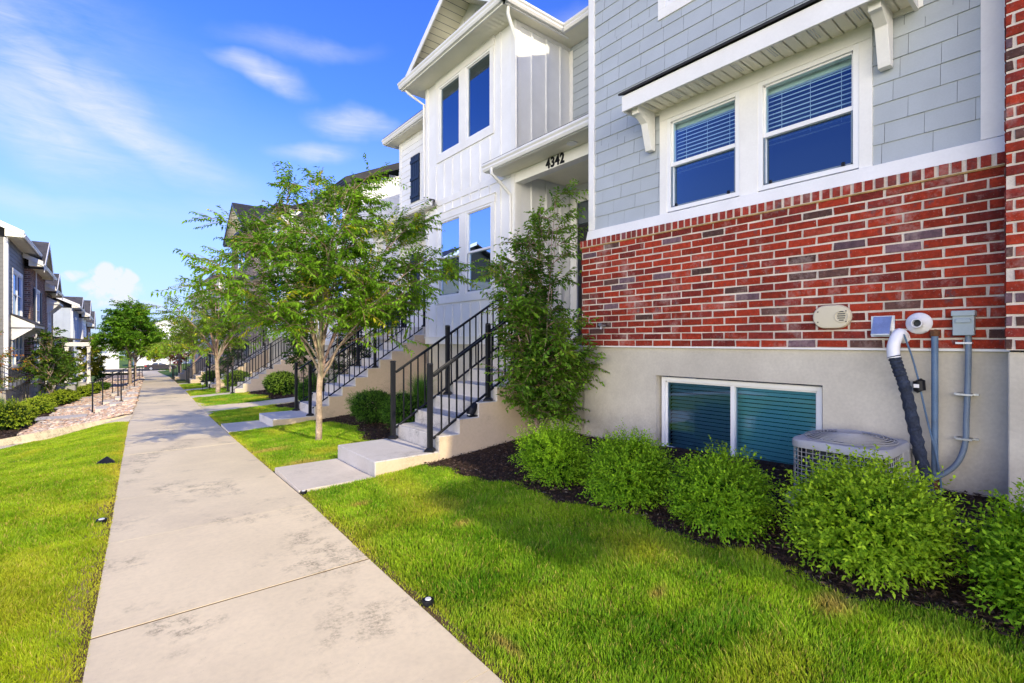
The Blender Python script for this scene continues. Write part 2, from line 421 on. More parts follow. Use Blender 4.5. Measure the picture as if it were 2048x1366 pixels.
def skin_bb(mb, W, a0, a1, z0, z1, holes=(), pitch=.405, bw=.055, phase=0.):
    skin_flat(mb, W, a0, a1, z0, z1, holes)
    s = a0 + pitch - phase
    while s < a1 - .06:
        for a, b, p, q in spans(s - bw / 2, s + bw / 2, z0, z1, holes):
            if b - a > bw * .6: mb.wbox(W, a, b, p, q, -.001, .024)
        s += pitch

def brick_col(rnd):
    x = rnd.random()
    if x < .58: c = (.33, .036, .014)
    elif x < .80: c = (.21, .028, .019)
    elif x < .88: c = (.33, .05, .026)
    elif x < .96: c = (.11, .055, .045)
    else: c = (.16, .10, .12)
    k = rnd.uniform(.62, 1.15)
    return tuple(a * k for a in c)
def skin_brick(mb, W, a0, a1, z0, z1, holes=(), bl=.238, jt=.016, ch=.0795, seed=1, colf=brick_col, rowlock=False):
    rnd = random.Random(seed); z = z0; row = 0
    while z < z1 - .02:
        zt = min(z + ch, z1)
        s = a0 - (bl + jt) * (.5 if row % 2 else .0) - rnd.uniform(0, .01)
        while s < a1:
            for a, b, p, q in spans(max(s, a0), min(s + bl, a1), z + .0065, zt - .0065, holes):
                if b - a < .03 or q - p < .02: continue
                o = .006 + rnd.uniform(-.002, .003); e = .003
                col = colf(rnd); dr = [rnd.uniform(-.0034, .0034) for _ in range(8)]
                c0 = [(a, p), (b, p), (b, q), (a, q)]
                n = len(mb.v)
                for k, (x, zz) in enumerate(c0): mb.v.append(W(x + dr[k], zz + dr[k + 4], -.004)); mb.c.append(tuple(.8 * v for v in col))
                for k, (x, zz) in enumerate(c0):
                    sx = e if k in (0, 3) else -e; sz = e if k < 2 else -e
                    mb.v.append(W(x + sx + dr[k], zz + sz + dr[k + 4], o)); mb.c.append(col)
                mb.f += [(n + 4, n + 5, n + 6, n + 7)] + [(n + i, n + (i + 1) % 4, n + 4 + (i + 1) % 4, n + 4 + i) for i in range(4)]
            s += bl + jt
        z = zt; row += 1

def band(mb, W, a0, a1, z0, z1, o=.022, back=-.003): mb.wbox(W, a0, a1, z0, z1, back, o)

# ------------------------------------------------------------------ windows
def window(par, W, a0, a1, z0, z1, kind='hung', blinds='down', depth=.35, frame='vinyl', far=False, tint=None):
    """frame with sashes; panes, blinds and room are its sub-parts; a0..a1, z0..z1 is the opening"""
    f = MB(); w = .045
    for q in ((a0, a0 + w, z0, z1), (a1 - w, a1, z0, z1), (a0 + w, a1 - w, z0, z0 + w), (a0 + w, a1 - w, z1 - w, z1)): f.wbox(W, *q, -.09, .014)
    # thin outer lip and inner sash lines give the profile
    for q in ((a0 + w, a0 + w + .018, z0 + w, z1 - w), (a1 - w - .018, a1 - w, z0 + w, z1 - w), (a0 + w, a1 - w, z0 + w, z0 + w + .018), (a0 + w, a1 - w, z1 - w - .018, z1 - w)): f.wbox(W, *q, -.08, -.012)
    zm = (z0 + z1) / 2; am = (a0 + a1) / 2
    if kind == 'hung': f.wbox(W, a0 + w, a1 - w, zm - .022, zm + .022, -.07, -.002)
    if kind == 'slide': f.wbox(W, am - .022, am + .022, z0 + w, z1 - w, -.07, -.002)
    fo = f.build('window', MT[frame], par, bevel=0 if far else .002)
    g0 = MB()
    def pane(mb, b0, b1, c0, c1, o): mb.face([W(b0, c0, o), W(b1, c0, o), W(b1, c1, o), W(b0, c1, o)])
    if kind == 'hung':
        pane(g0, a0 + w, a1 - w, zm, z1 - w, -.03); g0.build('upper_pane', MT['glass'], fo)
        g1 = MB(); pane(g1, a0 + w, a1 - w, z0 + w, zm, -.045); g1.build('lower_pane', MT['glass_deep'], fo)
        if not far:
            s = MB(); c = w + .004
            for q in ((a0 + c, a0 + c + .014, z0 + c, zm - .022), (a1 - c - .014, a1 - c, z0 + c, zm - .022), (a0 + c, a1 - c, z0 + c, z0 + c + .014)): s.wbox(W, *q, -.012, .002)
            s.build('screen_frame', MT['gray_conduit'], fo)
            for q in (a0 + .12, a1 - .12):
                l = MB(); l.wbox(W, q - .013, q + .013, z0 + w + .002, z0 + w + .035, .0, .02); l.build('screen_latch', MT['black_metal'], fo)
    elif kind == 'slide':
        pane(g0, am, a1 - w, z0 + w, z1 - w, -.03); g0.build('fixed_pane', MT['glass_low_screen'], fo)
        g1 = MB(); pane(g1, a0 + w, am, z0 + w, z1 - w, -.045); g1.build('sliding_pane', MT['glass_low'], fo)
    else:
        pane(g0, a0 + w, a1 - w, z0 + w, z1 - w, -.03); g0.build('pane', MT[tint or 'glass_fixed'], fo)
    if blinds:
        b = MB(); zb = z1 - .08; ze = {'down': z0 + .03, 'half': zm - .05}.get(blinds, z0 + .03); pitch = .044 if not far else .09
        b.wbox(W, a0 + .03, a1 - .03, z1 - .1, z1 - .045, -.17, -.12)
        z = zb - .03
        while z > ze:
            b.face([W(a0 + .035, z, -.165), W(a1 - .035, z, -.165), W(a1 - .035, z - .030, -.125), W(a0 + .035, z - .030, -.125)]); z -= pitch
        if not far:
            for k in (.2, .5, .8):
                s = a0 + (a1 - a0) * k; b.wbox(W, s - .002, s + .002, ze, zb, -.122, -.12)
        b.build('blinds', MT['blind'], fo)
    r = MB(); d = -depth
    p = [(a0, z0), (a1, z0), (a1, z1), (a0, z1)]
    r.face([W(a, z, d) for a, z in p])
    for i in range(4):
        (a, z), (b, zz) = p[i], p[(i + 1) % 4]
        r.face([W(a, z, -.075), W(b, zz, -.075), W(b, zz, d), W(a, z, d)])
    r.build('room_lining', MT['dark_room'], fo)
    return fo

def casing(mb, W, a0, a1, z0, z1, w=.09, head=.14, sill=.09, o=.022, ears=.02):
    band(mb, W, a0 - w, a0, z0, z1, o); band(mb, W, a1, a1 + w, z0, z1, o)
    band(mb, W, a0 - w - ears, a1 + w + ears, z1, z1 + head, o + .006)
    if sill: band(mb, W, a0 - w, a1 + w, z0 - sill, z0, o)

def gutter(par, pts, z, mat='gutter', name='gutter', hgt=.13, wdt=.12, side=1):
    """K-style gutter along a level run: pts (x, y) of the wall side, side = outward normal sign for the run"""
    prof = [(0, 0), (.075, 0), (.10, .04), (.10, .07), (.125, .10), (.125, .135), (.112, .135), (.112, .11), (.012, .11), (.012, .135), (0, .135)]
    (x0, y0), (x1, y1) = pts; mb = MB()
    d = Vector((x1 - x0, y1 - y0, 0)).normalized(); nrm = Vector((d.y, -d.x, 0)) * side
    n = len(prof); base = len(mb.v)
    for (x, y) in pts:
        for a, b in prof: mb.v.append((x + nrm.x * a, y + nrm.y * a, z + b)); mb.c.append((1, 1, 1))
    mb.f += [(i, (i + 1) % n, n + (i + 1) % n, n + i) for i in range(n)]
    mb.f += [(0, 1, 2, 3, 4, 5, 6, 7, 8, 9, 10)[::-1], tuple(range(n, 2 * n))]
    return mb.build(name, MT[mat], par)

def soffit(mb, x0, x1, y0, y1, z, along='y', pitch=.1, perf=None):
    """panelled soffit: narrow strips with v-grooves, facing down"""
    mb.face([(x0, y0, z + .014), (x1, y0, z + .014), (x1, y1, z + .014), (x0, y1, z + .014)])
    if along == 'y':
        y = y0
        while y < y1 - 1e-4:
            e = min(y + pitch, y1); mb.face([(x0, y + .006, z), (x1, y + .006, z), (x1, e - .006, z), (x0, e - .006, z)]); y = e
    else:
        x = x0
        while x < x1 - 1e-4:
            e = min(x + pitch, x1); mb.face([(x + .006, y0, z), (x + .006, y1, z), (e - .006, y1, z), (e - .006, y0, z)]); x = e

def downspout(par, path, mat='gutter', w=.032, strap=()):
    mb = MB(); mb.tube(path, w, 6)
    # corrugation: fine ribs down the front
    o = mb.build('downspout', MT[mat], par, True); return o

def roof_slab(par, p0, p1, p2, p3, mat='roof', th=.09, name='roof'):
    """four corners counter-clockwise from the eave"""
    mb = MB(); t = Vector((0, 0, th))
    P_ = [Vector(p) for p in (p0, p1, p2, p3)]
    mb.hexa([tuple(p) for p in P_] + [tuple(p + t) for p in P_]); return mb.build(name, MT[mat], par)

def rake(mb, a, b, w=.18, th=.03, drop=.16):
    """fascia board along a sloping line a->b in the vertical plane, thickness in X"""
    a, b = Vector(a), Vector(b)
    mb.hexa([(a.x - th, a.y, a.z - drop), (a.x, a.y, a.z - drop), (b.x, b.y, b.z - drop), (b.x - th, b.y, b.z - drop),
             (a.x - th, a.y, a.z), (a.x, a.y, a.z), (b.x, b.y, b.z), (b.x - th, b.y, b.z)])

# ================================================================== building A, unit 1: gray shingle over red brick
XB, XS = 5.05, 5.12
a1 = thing('townhouse', 'nearest townhouse with gray shingle siding above a red brick base', 'townhouse', (XS, 2.5, 0), 'townhouses along the right of the walk')
Wb, Ws = wall('X-', XB), wall('X-', XS)
ZC = H + 1.29      # top of running bond
zt6 = H + 6.26
wA = (1.443, 2.314, H + 1.53, H + 2.63); wB = (2.505, 3.373, H + 1.53, H + 2.63)
bw = (1.407 * 1.165 - .02, 2.93 * 1.165 + .0, H - 1.35, H - .40)      # basement window opening
BW = (1.72, 3.515, H - 1.32, H - .405)
mb = MB(); skin_brick(mb, Wb, .50, 4.69, ZF, ZC, seed=3)
# return of the veneer round the corner
Wr = wall('Y+', 4.69); skin_brick(mb, Wr, XB + .01, 7.55, ZF, ZC, seed=8)
# rowlock course, each header proud
rnd = random.Random(4); y = .51
while y < 4.70:
    c = brick_col(rnd); c = tuple(.5 * v + .5 * w_ for v, w_ in zip(c, (.30, .045, .035))); o = .022 + rnd.uniform(-.002, .002)
    yy = min(y + .056, 4.705); j_ = rnd.uniform(-.004, .004)
    mb.wbox(Wb, y + j_, yy + j_, ZC + .008, ZC + .090, -.004, o, c); y += .0815
mb.build('brick_veneer', MT['brick'], a1, col=True)
mb = MB(); mb.box(XB + .002, XB + .07, .45, 4.684, ZF, ZC + .08); mb.box(XB - .012, XB + .07, .505, 4.70, ZC + .001, ZC + .088)
mb.box(XB + .07, 7.55, 4.60, 4.686, ZF, ZC + .05)
mb.build('mortar', MT['mortar'], a1)
mb = MB(); mb.box(XB - .016, XB + .05, .505, 4.70, ZC - .012, ZC + .0005); mb.build('joint_line', MT['joint_line'], a1)
# foundation with the basement window opening
mb = MB(); Wf = wall('X-', XB + .03)
skin_flat(mb, Wf, .50, 4.67, -.6, ZF, [BW])
for q in ((BW[0], BW[2], BW[0], BW[3]), (BW[1], BW[2], BW[1], BW[3]), (BW[0], BW[3], BW[1], BW[3]), (BW[0], BW[2], BW[1], BW[2])):
    mb.face([Wf(q[0], q[1], 0), Wf(q[2], q[3], 0), Wf(q[2], q[3], -.16), Wf(q[0], q[1], -.16)])
mb.face([(XB + .03, 4.67, -.6), (7.6, 4.67, -.6), (7.6, 4.67, ZF), (XB + .03, 4.67, ZF)])
mb.face([(XB + .03, .5, ZF), (XB + .03, 4.67, ZF), (XB + .1, 4.67, ZF), (XB + .1, .5, ZF)])
mb.build('foundation', MT['stucco'], a1)
mb = MB(); mb.wbox(Wb, .5, 4.69, ZF - .014, ZF + .002, -.03, .004); mb.build('flashing', MT['gutter'], a1)
window(a1, wall('X-', XB + .12), BW[0] + .03, BW[1] - .03, BW[2], BW[3] - .02, 'slide', 'down')
# siding above
mb = MB(); zb = ZC + .09
UP = (1.55, 3.40, H + 3.98, H + 5.4)
hA = [(wA[0] - .005, wB[1] + .005, wA[2] - .02, wA[3] + .005), UP]
skin_lap(mb, Ws, .48, 4.60, zb + .14, zt6, hA, .172, .011, split=.34)
mb.build('shingle_siding', MT['gray_shingle'], a1, col=True)
mb = MB(); band(mb, Ws, 4.505, 4.605, zb + .14, zt6, .03); band(mb, wall('Y+', 4.60), XS - .03, XS + .10, zb + .14, zt6, .006)
band(mb, Ws, .50, .66, zb + .14, zt6, .03)
# belt board with a sloped top
mb.hexa([Ws(.5, zb, -.02), Ws(4.60, zb, -.02), Ws(4.60, zb, .085), Ws(.5, zb, .085), Ws(.5, zb + .14, -.02), Ws(4.60, zb + .14, -.02), Ws(4.60, zb + .13, .05), Ws(.5, zb + .13, .05)])
w = .10
band(mb, Ws, wA[0] - w, wA[0], wA[2] - .02, wA[3], .025); band(mb, Ws, wA[1], wB[0], wA[2] - .02, wA[3], .025); band(mb, Ws, wB[1], wB[1] + w, wB[2] - .02, wB[3], .025)
band(mb, Ws, wA[0] - w, wB[1] + w, wA[3], H + 2.80, .028)
band(mb, Ws, 1.0, wA[0] - w, H + 2.72, H + 2.86, .022); band(mb, Ws, wB[1] + w, 3.78, H + 2.72, H + 2.86, .022)
casing(mb, Ws, *UP, w=.1, head=.14, sill=.12)
mb.build('trim', MT['white'], a1, bevel=.003)
window(a1, wall('X-', XS - .006), *wA, 'hung', 'half'); window(a1, wall('X-', XS - .006), *wB, 'hung', 'half')
window(a1, wall('X-', XS - .006), UP[0], (UP[0] + UP[1]) / 2 - .04, UP[2], UP[3], 'hung', 'half'); window(a1, wall('X-', XS - .006), (UP[0] + UP[1]) / 2 + .04, UP[1], UP[2], UP[3], 'hung', 'half')
mb = MB(); band(mb, Ws, (UP[0] + UP[1]) / 2 - .04, (UP[0] + UP[1]) / 2 + .04, UP[2], UP[3], .02); mb.build('mullion', MT['white'], a1)
# awning over the window pair
aw = MB(); xf = 4.70; y0, y1 = 1.03, 3.70; zq = H + 2.76
soffit(aw, xf, XS, y0 + .02, y1 - .02, zq)
aw_o = aw.build('awning', MT['soffit'], a1)
mb = MB(); mb.box(xf - .03, xf, y0, y1, zq - .05, zq + .13); mb.box(xf, XS + .0, y1 - .03, y1, zq - .05, zq + .14); mb.box(xf, XS, y0, y0 + .03, zq - .05, zq + .14)
mb.build('fascia', MT['white'], aw_o, bevel=.003)
mb = MB(); mb.hexa([(xf - .06, y0 - .03, zq + .14), (xf - .06, y1 + .03, zq + .14), (XS - .003, y1 + .03, zq + .32), (XS - .003, y0 - .03, zq + .32),
                    (xf - .06, y0 - .03, zq + .165), (xf - .06, y1 + .03, zq + .165), (XS - .003, y1 + .03, zq + .345), (XS - .003, y0 - .03, zq + .345)])
mb.build('shingle_cover', MT['roof_dark'], aw_o)
mb = MB()
for yy in frange(1.35, 3.45, 6):   # vent perforation strips of the soffit
    for i in range(9):
        for j in range(3): mb.box(4.80 + i * .022, 4.812 + i * .022, yy + j * .02, yy + .010 + j * .02, zq - .0025, zq - .0005)
mb.build('vent_holes', MT['galv'], aw_o)
for yc in (3.575, 1.24):
    mb = MB(); c = .045
    prof = [(XS - .025, zq - .46), (XS - .10, zq - .46), (XS - .115, zq - .42), (XS - .19, zq - .16), (XS - .31, zq - .09), (XS - .36, zq - .09), (XS - .37, zq - .0), (XS - .025, zq - .0)]
    mb.prism(prof, 1, yc - c, yc + c)
    mb.build('bracket', MT['white'], a1, bevel=.004)
# side, back, roof of unit 1
mb = MB(); skin_lap(mb, wall('Y+', 4.598), XS + .02, 7.6, ZC + .09, zt6, (), .178, .010)
mb.build('side_siding', MT['gray_shingle'], a1, col=True)
mb = MB(); soffit(mb, 4.67, XS + .3, .3, 4.62, zt6); mb.build('soffit', MT['soffit'], a1)
gutter(a1, [(4.67, .3), (4.67, 4.65)], zt6 + .0, side=-1)
RS = .45
roof_slab(a1, (4.60, .3, zt6 + .11), (11.5, .3, zt6 + .11 + 6.9 * RS), (11.5, 4.66, zt6 + .11 + 6.9 * RS), (4.60, 4.66, zt6 + .11))
roof_slab(a1, (11.5, .3, zt6 + .11 + 6.9 * RS), (18.4, .3, zt6 + .11), (18.4, 4.66, zt6 + .11), (11.5, 4.66, zt6 + .11 + 6.9 * RS))
mb = MB(); mb.prism([(5.2, zt6), (18, zt6), (18, zt6 + .2), (11.5, zt6 + 3.1), (5.2, zt6 + .33)], 1, 4.4, 4.58); mb.box(17.9, 18, .3, 4.6, -.5, zt6); mb.box(7.75, 18, 4.5, 4.58, -.5, zt6)
mb.build('party_wall', MT['blue_gray_siding'], a1)

# ================================================================== unit 0: brick bay beyond the right edge of the view
a0 = thing('townhouse', 'townhouse of full height red brick at the right edge', 'townhouse', (4.8, -2, 0), 'townhouses along the right of the walk')
Wc = wall('X-', 4.78)
mb = MB(); skin_brick(mb, Wc, -3.6, .493, ZF, zt6 - .02, [(-2.6, -1.6, H + .9, H + 2.7), (-2.6, -1.6, H + 3.9, H + 5.5)], seed=21); skin_brick(mb, wall('Y+', .493), 4.79, 5.05, ZF, zt6, seed=5)
mb.build('brick_veneer', MT['brick'], a0, col=True)
mb = MB(); skin_flat(mb, wall('X-', 4.782), -3.6, .49, ZF, zt6, [(-2.6, -1.6, H + .9, H + 2.7), (-2.6, -1.6, H + 3.9, H + 5.5)]); mb.box(4.784, 5.3, .30, .489, ZF, zt6); mb.build('mortar', MT['mortar'], a0)
mb = MB(); mb.box(4.81, 5.2, -20, .485, -.6, ZF - .012); mb.build('foundation', MT['stucco'], a0, bevel=.01)
for zz in ((H + .9, H + 2.7), (H + 3.9, H + 5.5)): window(a0, wall('X-', 4.80), -2.6, -1.6, *zz, 'hung', 'half')
mb = MB(); skin_bb(mb, wall('X-', 5.1), -20.0, -3.6, ZF, zt6); mb.face([(5.1, -3.6, ZF), (4.78, -3.6, ZF), (4.78, -3.6, zt6), (5.1, -3.6, zt6)])
skin_bb(mb, wall('X-', 4.1), -10.0, -8.6, ZF, zt6); skin_flat(mb, wall('Y+', -8.6), 4.1, 5.1, ZF, zt6); skin_flat(mb, wall('Y-', -10.0), 4.1, 5.1, ZF, zt6); skin_flat(mb, wall('Y-', -20.0), 5.1, 18, -.5, zt6)  # unseen projecting bay, added and sized to notch the shadow edge on the lawn
mb.build('board_siding', MT['white_siding'], a0, col=True)
mb = MB(); soffit(mb, 4.55, 5.1, -20.2, .3, zt6); soffit(mb, 3.6, 4.55, -10.2, -8.4, zt6-.003); mb.build('soffit', MT['soffit'], a0)
gutter(a0, [(4.57, -8.3), (4.57, .3)], zt6, side=-1); gutter(a0, [(4.57, -20.2), (4.57, -10.3)], zt6, side=-1); gutter(a0, [(3.6, -10.2), (3.6, -8.4)], zt6, side=-1)
roof_slab(a0, (4.48, -20.2, zt6 + .11), (11.5, -20.2, zt6 + .11 + 6.9 * RS), (11.5, .3, zt6 + .11 + 6.9 * RS), (4.48, .3, zt6 + .11))
roof_slab(a0, (3.5, -10.2, zt6 + .11), (4.3, -10.2, zt6 + .2), (4.3, -8.4, zt6 + .2), (3.5, -8.4, zt6 + .11), name='porch_roof')  # roof of the added bay, out of view, shaping the lawn shadow
roof_slab(a0, (11.5, -20.2, zt6 + .11 + 6.9 * RS), (18.4, -20.2, zt6 + .11), (18.4, .3, zt6 + .11), (11.5, .3, zt6 + .11 + 6.9 * RS))

# ================================================================== white board-and-batten bay with gable: reusable
def bay(par, x, y0, y1, zf, zt, xback, skin='bb', mat='white_siding', trim='white', gable=True, win=True, detail=True, guttermat='gutter', roofmat='roof', slope=.62, wins=None, fnd_low=-.6, gx=.59):
    Wx = wall('X-', x); far = not detail
    if wins is None:
        c = (y0 + y1) / 2 + .05
        wins = [(c - 1.05, c - .09, zf + 1.11, zf + 2.93, 'hung', 'down'), (c + .14, c + 1.10, zf + 1.11, zf + 2.93, 'hung', 'down'),
                (c - 1.02, c - .08, zf + 4.50, zf + 6.14, 'fixed', None), (c + .15, c + 1.08, zf + 4.50, zf + 6.14, 'fixed', None)]
    holes = [w_[:4] for w_ in wins]
    mb = MB()
    if skin == 'bb':
        lo = [w_ for w_ in wins if w_[2] < zf + 3.5]; groups = []
        skin_flat(mb, Wx, y0, y1, zf, zt, holes)
        hs = []
        for sel in ([w_ for w_ in wins if w_[2] < zf + 3.5], [w_ for w_ in wins if w_[2] >= zf + 3.5]):
            if sel: hs.append((min(w_[0] for w_ in sel) - .14, max(w_[1] for w_ in sel) + .14, min(w_[2] for w_ in sel) - .20, max(w_[3] for w_ in sel) + .19))
        s = y0 + .11
        rows = [(zf + .16, zf + 3.30), (zf + 3.44, zt - .02)] if detail else [(zf + .16, zt)]
        n = max(2, round((y1 - y0 - .22) / .36)); pt = (y1 - y0 - .22) / n
        for i in range(1, n):
            s = y0 + .11 + pt * i
            for r0, r1 in rows:
                for a, b, p, q in spans(s - .02, s + .02, r0, r1, hs):
                    if b - a > .03: mb.wbox(Wx, a, b, p, q, -.001, .024)
    elif skin == 'lap': skin_lap(mb, Wx, y0, y1, zf, zt, holes)
    elif skin == 'brick':
        skin_brick(mb, Wx, y0, y1, zf, zt, holes, seed=int(y0 * 10), colf=GRAYB if mat == 'gray' else BROWNB)
    cm = {'gray': 'brick', 'brown': 'brick'}.get(mat, mat)
    mb.build({'bb': 'board_siding', 'lap': 'lap_siding', 'brick': 'brick_veneer'}[skin], MT[cm], par, col=True)
    if skin == 'brick':
        mb = MB(); skin_flat(mb, wall('X-', x + .003), y0, y1, zf, zt, holes); mb.build('mortar', MT['mortar'], par)
    Ws_, Wn_ = wall('Y-', y0), wall('Y+', y1)
    side = 'board_siding' if skin == 'bb' else ('lap_siding' if skin == 'lap' else 'brick_return')
    for W_ in (Ws_, Wn_):
        mb = MB()
        if skin == 'bb':
            skin_flat(mb, W_, x, xback, zf, zt); k = x + .42
            while k < xback - .05: mb.wbox(W_, k - .02, k + .02, zf, zt - .07, -.001, .024); k += .40
        elif skin == 'lap': skin_lap(mb, W_, x + .02, xback, zf, zt)
        else: skin_flat(mb, W_, x, xback, zf, zt)
        if skin != 'brick': mb.build('side_' + side, MT[cm], par, col=True)
        elif W_ is Ws_: mb.build('mortar', MT['mortar'], par)
    if skin == 'brick': mb2 = MB(); skin_brick(mb2, Ws_, x, xback, zf, zt, (), seed=9, colf=GRAYB if mat == 'gray' else BROWNB); mb2.build('brick_return', MT['brick'], par, col=True)
    mb = MB()
    if skin != 'brick':
        band(mb, Wx, y0 - .006, y0 + .11, zf + .16, zt, .026); band(mb, Wx, y1 - .11, y1 + .006, zf + .16, zt, .026)
        band(mb, Ws_, x - .0, x + .14, zf + .16, zt, .012); band(mb, Wn_, x, x + .14, zf + .16, zt, .012)
        band(mb, Wx, y0 - .01, y1 + .01, zf, zf + .16, .032)
        mb.wbox(Wx, y0 - .01, y1 + .01, zf + .16, zf + .175, -.002, .05)
        if detail:
            band(mb, Wx, y0 + .11, y1 - .11, zf + 3.30, zf + 3.44, .022)
            band(mb, Ws_, x + .14, xback, zt - .08, zt, .016)
    for sel in ([w_ for w_ in wins if w_[2] < zf + 3.5], [w_ for w_ in wins if w_[2] >= zf + 3.5]):
        if not sel: continue
        a, b, p, q = min(w_[0] for w_ in sel), max(w_[1] for w_ in sel), sel[0][2], sel[0][3]
        casing(mb, Wx, a, b, p, q, .10, .16, .16, .028)
        sel = sorted(sel)
        for u_, v_ in zip(sel, sel[1:]): band(mb, Wx, u_[1], v_[0], p, q, .026)
        if detail: band(mb, Wx, a - .14, b + .14, q + .16, q + .18, .05)
    mb.build('trim', MT[trim], par, bevel=.003 if detail else 0)
    for w_ in wins: window(par, wall('X-', x - .004), *w_[:6], far=far)
    mb = MB(); mb.box(x + .05, xback + .1, y0 + .05, y1 - .05, fnd_low, zf); mb.build('foundation', MT['stucco'], par)
    # eave
    xe, ye0, ye1 = x - gx, y0 - .36, y1 + .40
    mb = MB(); soffit(mb, xe + .11, x + .03, ye0 + .11, ye1, zt, 'y', .11)
    soffit(mb, x + .03, xback - .45, ye0 + .11, y0 + .02, zt, 'x', .11); soffit(mb, x + .03, xback, y1 - .02, ye1, zt, 'x', .11)
    mb.build('soffit', MT['soffit'], par)
    mb = MB(); mb.box(xe + .10, xe + .13, ye0 + .1, ye1, zt - .02, zt + .15); mb.box(xe + .1, xback - .3, ye0 + .10, ye0 + .13, zt - .02, zt + .15); mb.build('fascia', MT[trim], par)
    gutter(par, [(xe + .12, ye0 - .02), (xe + .12, ye1)], zt + .01, guttermat, side=-1)
    gutter(par, [(xe, ye0 + .12), (xback - .35, ye0 + .12)], zt + .01, guttermat)
    ze = zt + .14
    if gable:
        yc = (y0 + y1) / 2; hw = (y1 - y0) / 2 - .22; za = ze + .12 + hw * slope
        # pent roof in front of the gable, gable wall, rakes
        roof_slab(par, (xe + .03, ye0 + .03, ze - .02), (x + .02, ye0 + .03, ze + .28), (x + .02, ye1, ze + .28), (xe + .03, ye1, ze - .02), roofmat, .03, 'pent_roof')
        mb = MB(); Wg = wall('X-', x + .12)
        zt_g = za + .105; mb.face([Wg(yc - (zt_g - ze) / slope, ze, 0), Wg(yc + (zt_g - ze) / slope, ze, 0), Wg(yc, zt_g, 0)])
        for k in frange(-1, 1, 7):
            if abs(k) < .97: mb.wbox(Wg, yc + k * hw - .02, yc + k * hw + .02, ze, ze + (za - ze) * (1 - abs(k)) - .02, -.001, .015)
        mb.build('gable_wall', MT[cm], par, col=True)
        xo = x - .50; k1 = hw + .30; zf_ = za + .10
        for sg in (-1, 1):
            p_lo = (yc + sg * k1, zf_ - k1 * slope); p_hi = (yc, zf_)
            mb = MB(); mb.hexa([(xo, p_lo[0], p_lo[1]), (xo, p_hi[0], p_hi[1]), (11.5, p_hi[0], p_hi[1]), (11.5, p_lo[0], p_lo[1]), (xo, p_lo[0], p_lo[1] + .08), (xo, p_hi[0], p_hi[1] + .08), (11.5, p_hi[0], p_hi[1] + .08), (11.5, p_lo[0], p_lo[1] + .08)])
            mb.build('gable_roof', MT[roofmat], par)
            mb = MB(); rake(mb, (xo, p_lo[0], p_lo[1] + .06), (xo, p_hi[0], p_hi[1] + .06), drop=.17)
            mb.build('rake_board', MT[trim], par)
            mb = MB(); n = 14 # sloped soffit panels under the rake
            for i in range(n):
                t0, t1 = i / n, (i + .94) / n
                f_ = lambda t: (yc + sg * k1 * (1 - t), zf_ - k1 * slope * (1 - t) - .012)
                q0, q1 = f_(t0), f_(t1); mb.face([(xo, q0[0], q0[1]), (x + .12, q0[0], q0[1]), (x + .12, q1[0], q1[1]), (xo, q1[0], q1[1])])
            mb.build('rake_soffit', MT['soffit'], par)
    return xe

def GRAYB(rnd):
    k = rnd.uniform(.7, 1.25); return tuple(v * k for v in rnd.choice([(.20, .18, .165), (.15, .135, .13), (.26, .225, .195)]))
def BROWNB(rnd):
    k = rnd.uniform(.7, 1.25); return tuple(v * k for v in rnd.choice([(.27, .15, .10), (.20, .12, .09), (.34, .21, .15), (.24, .17, .14)]))

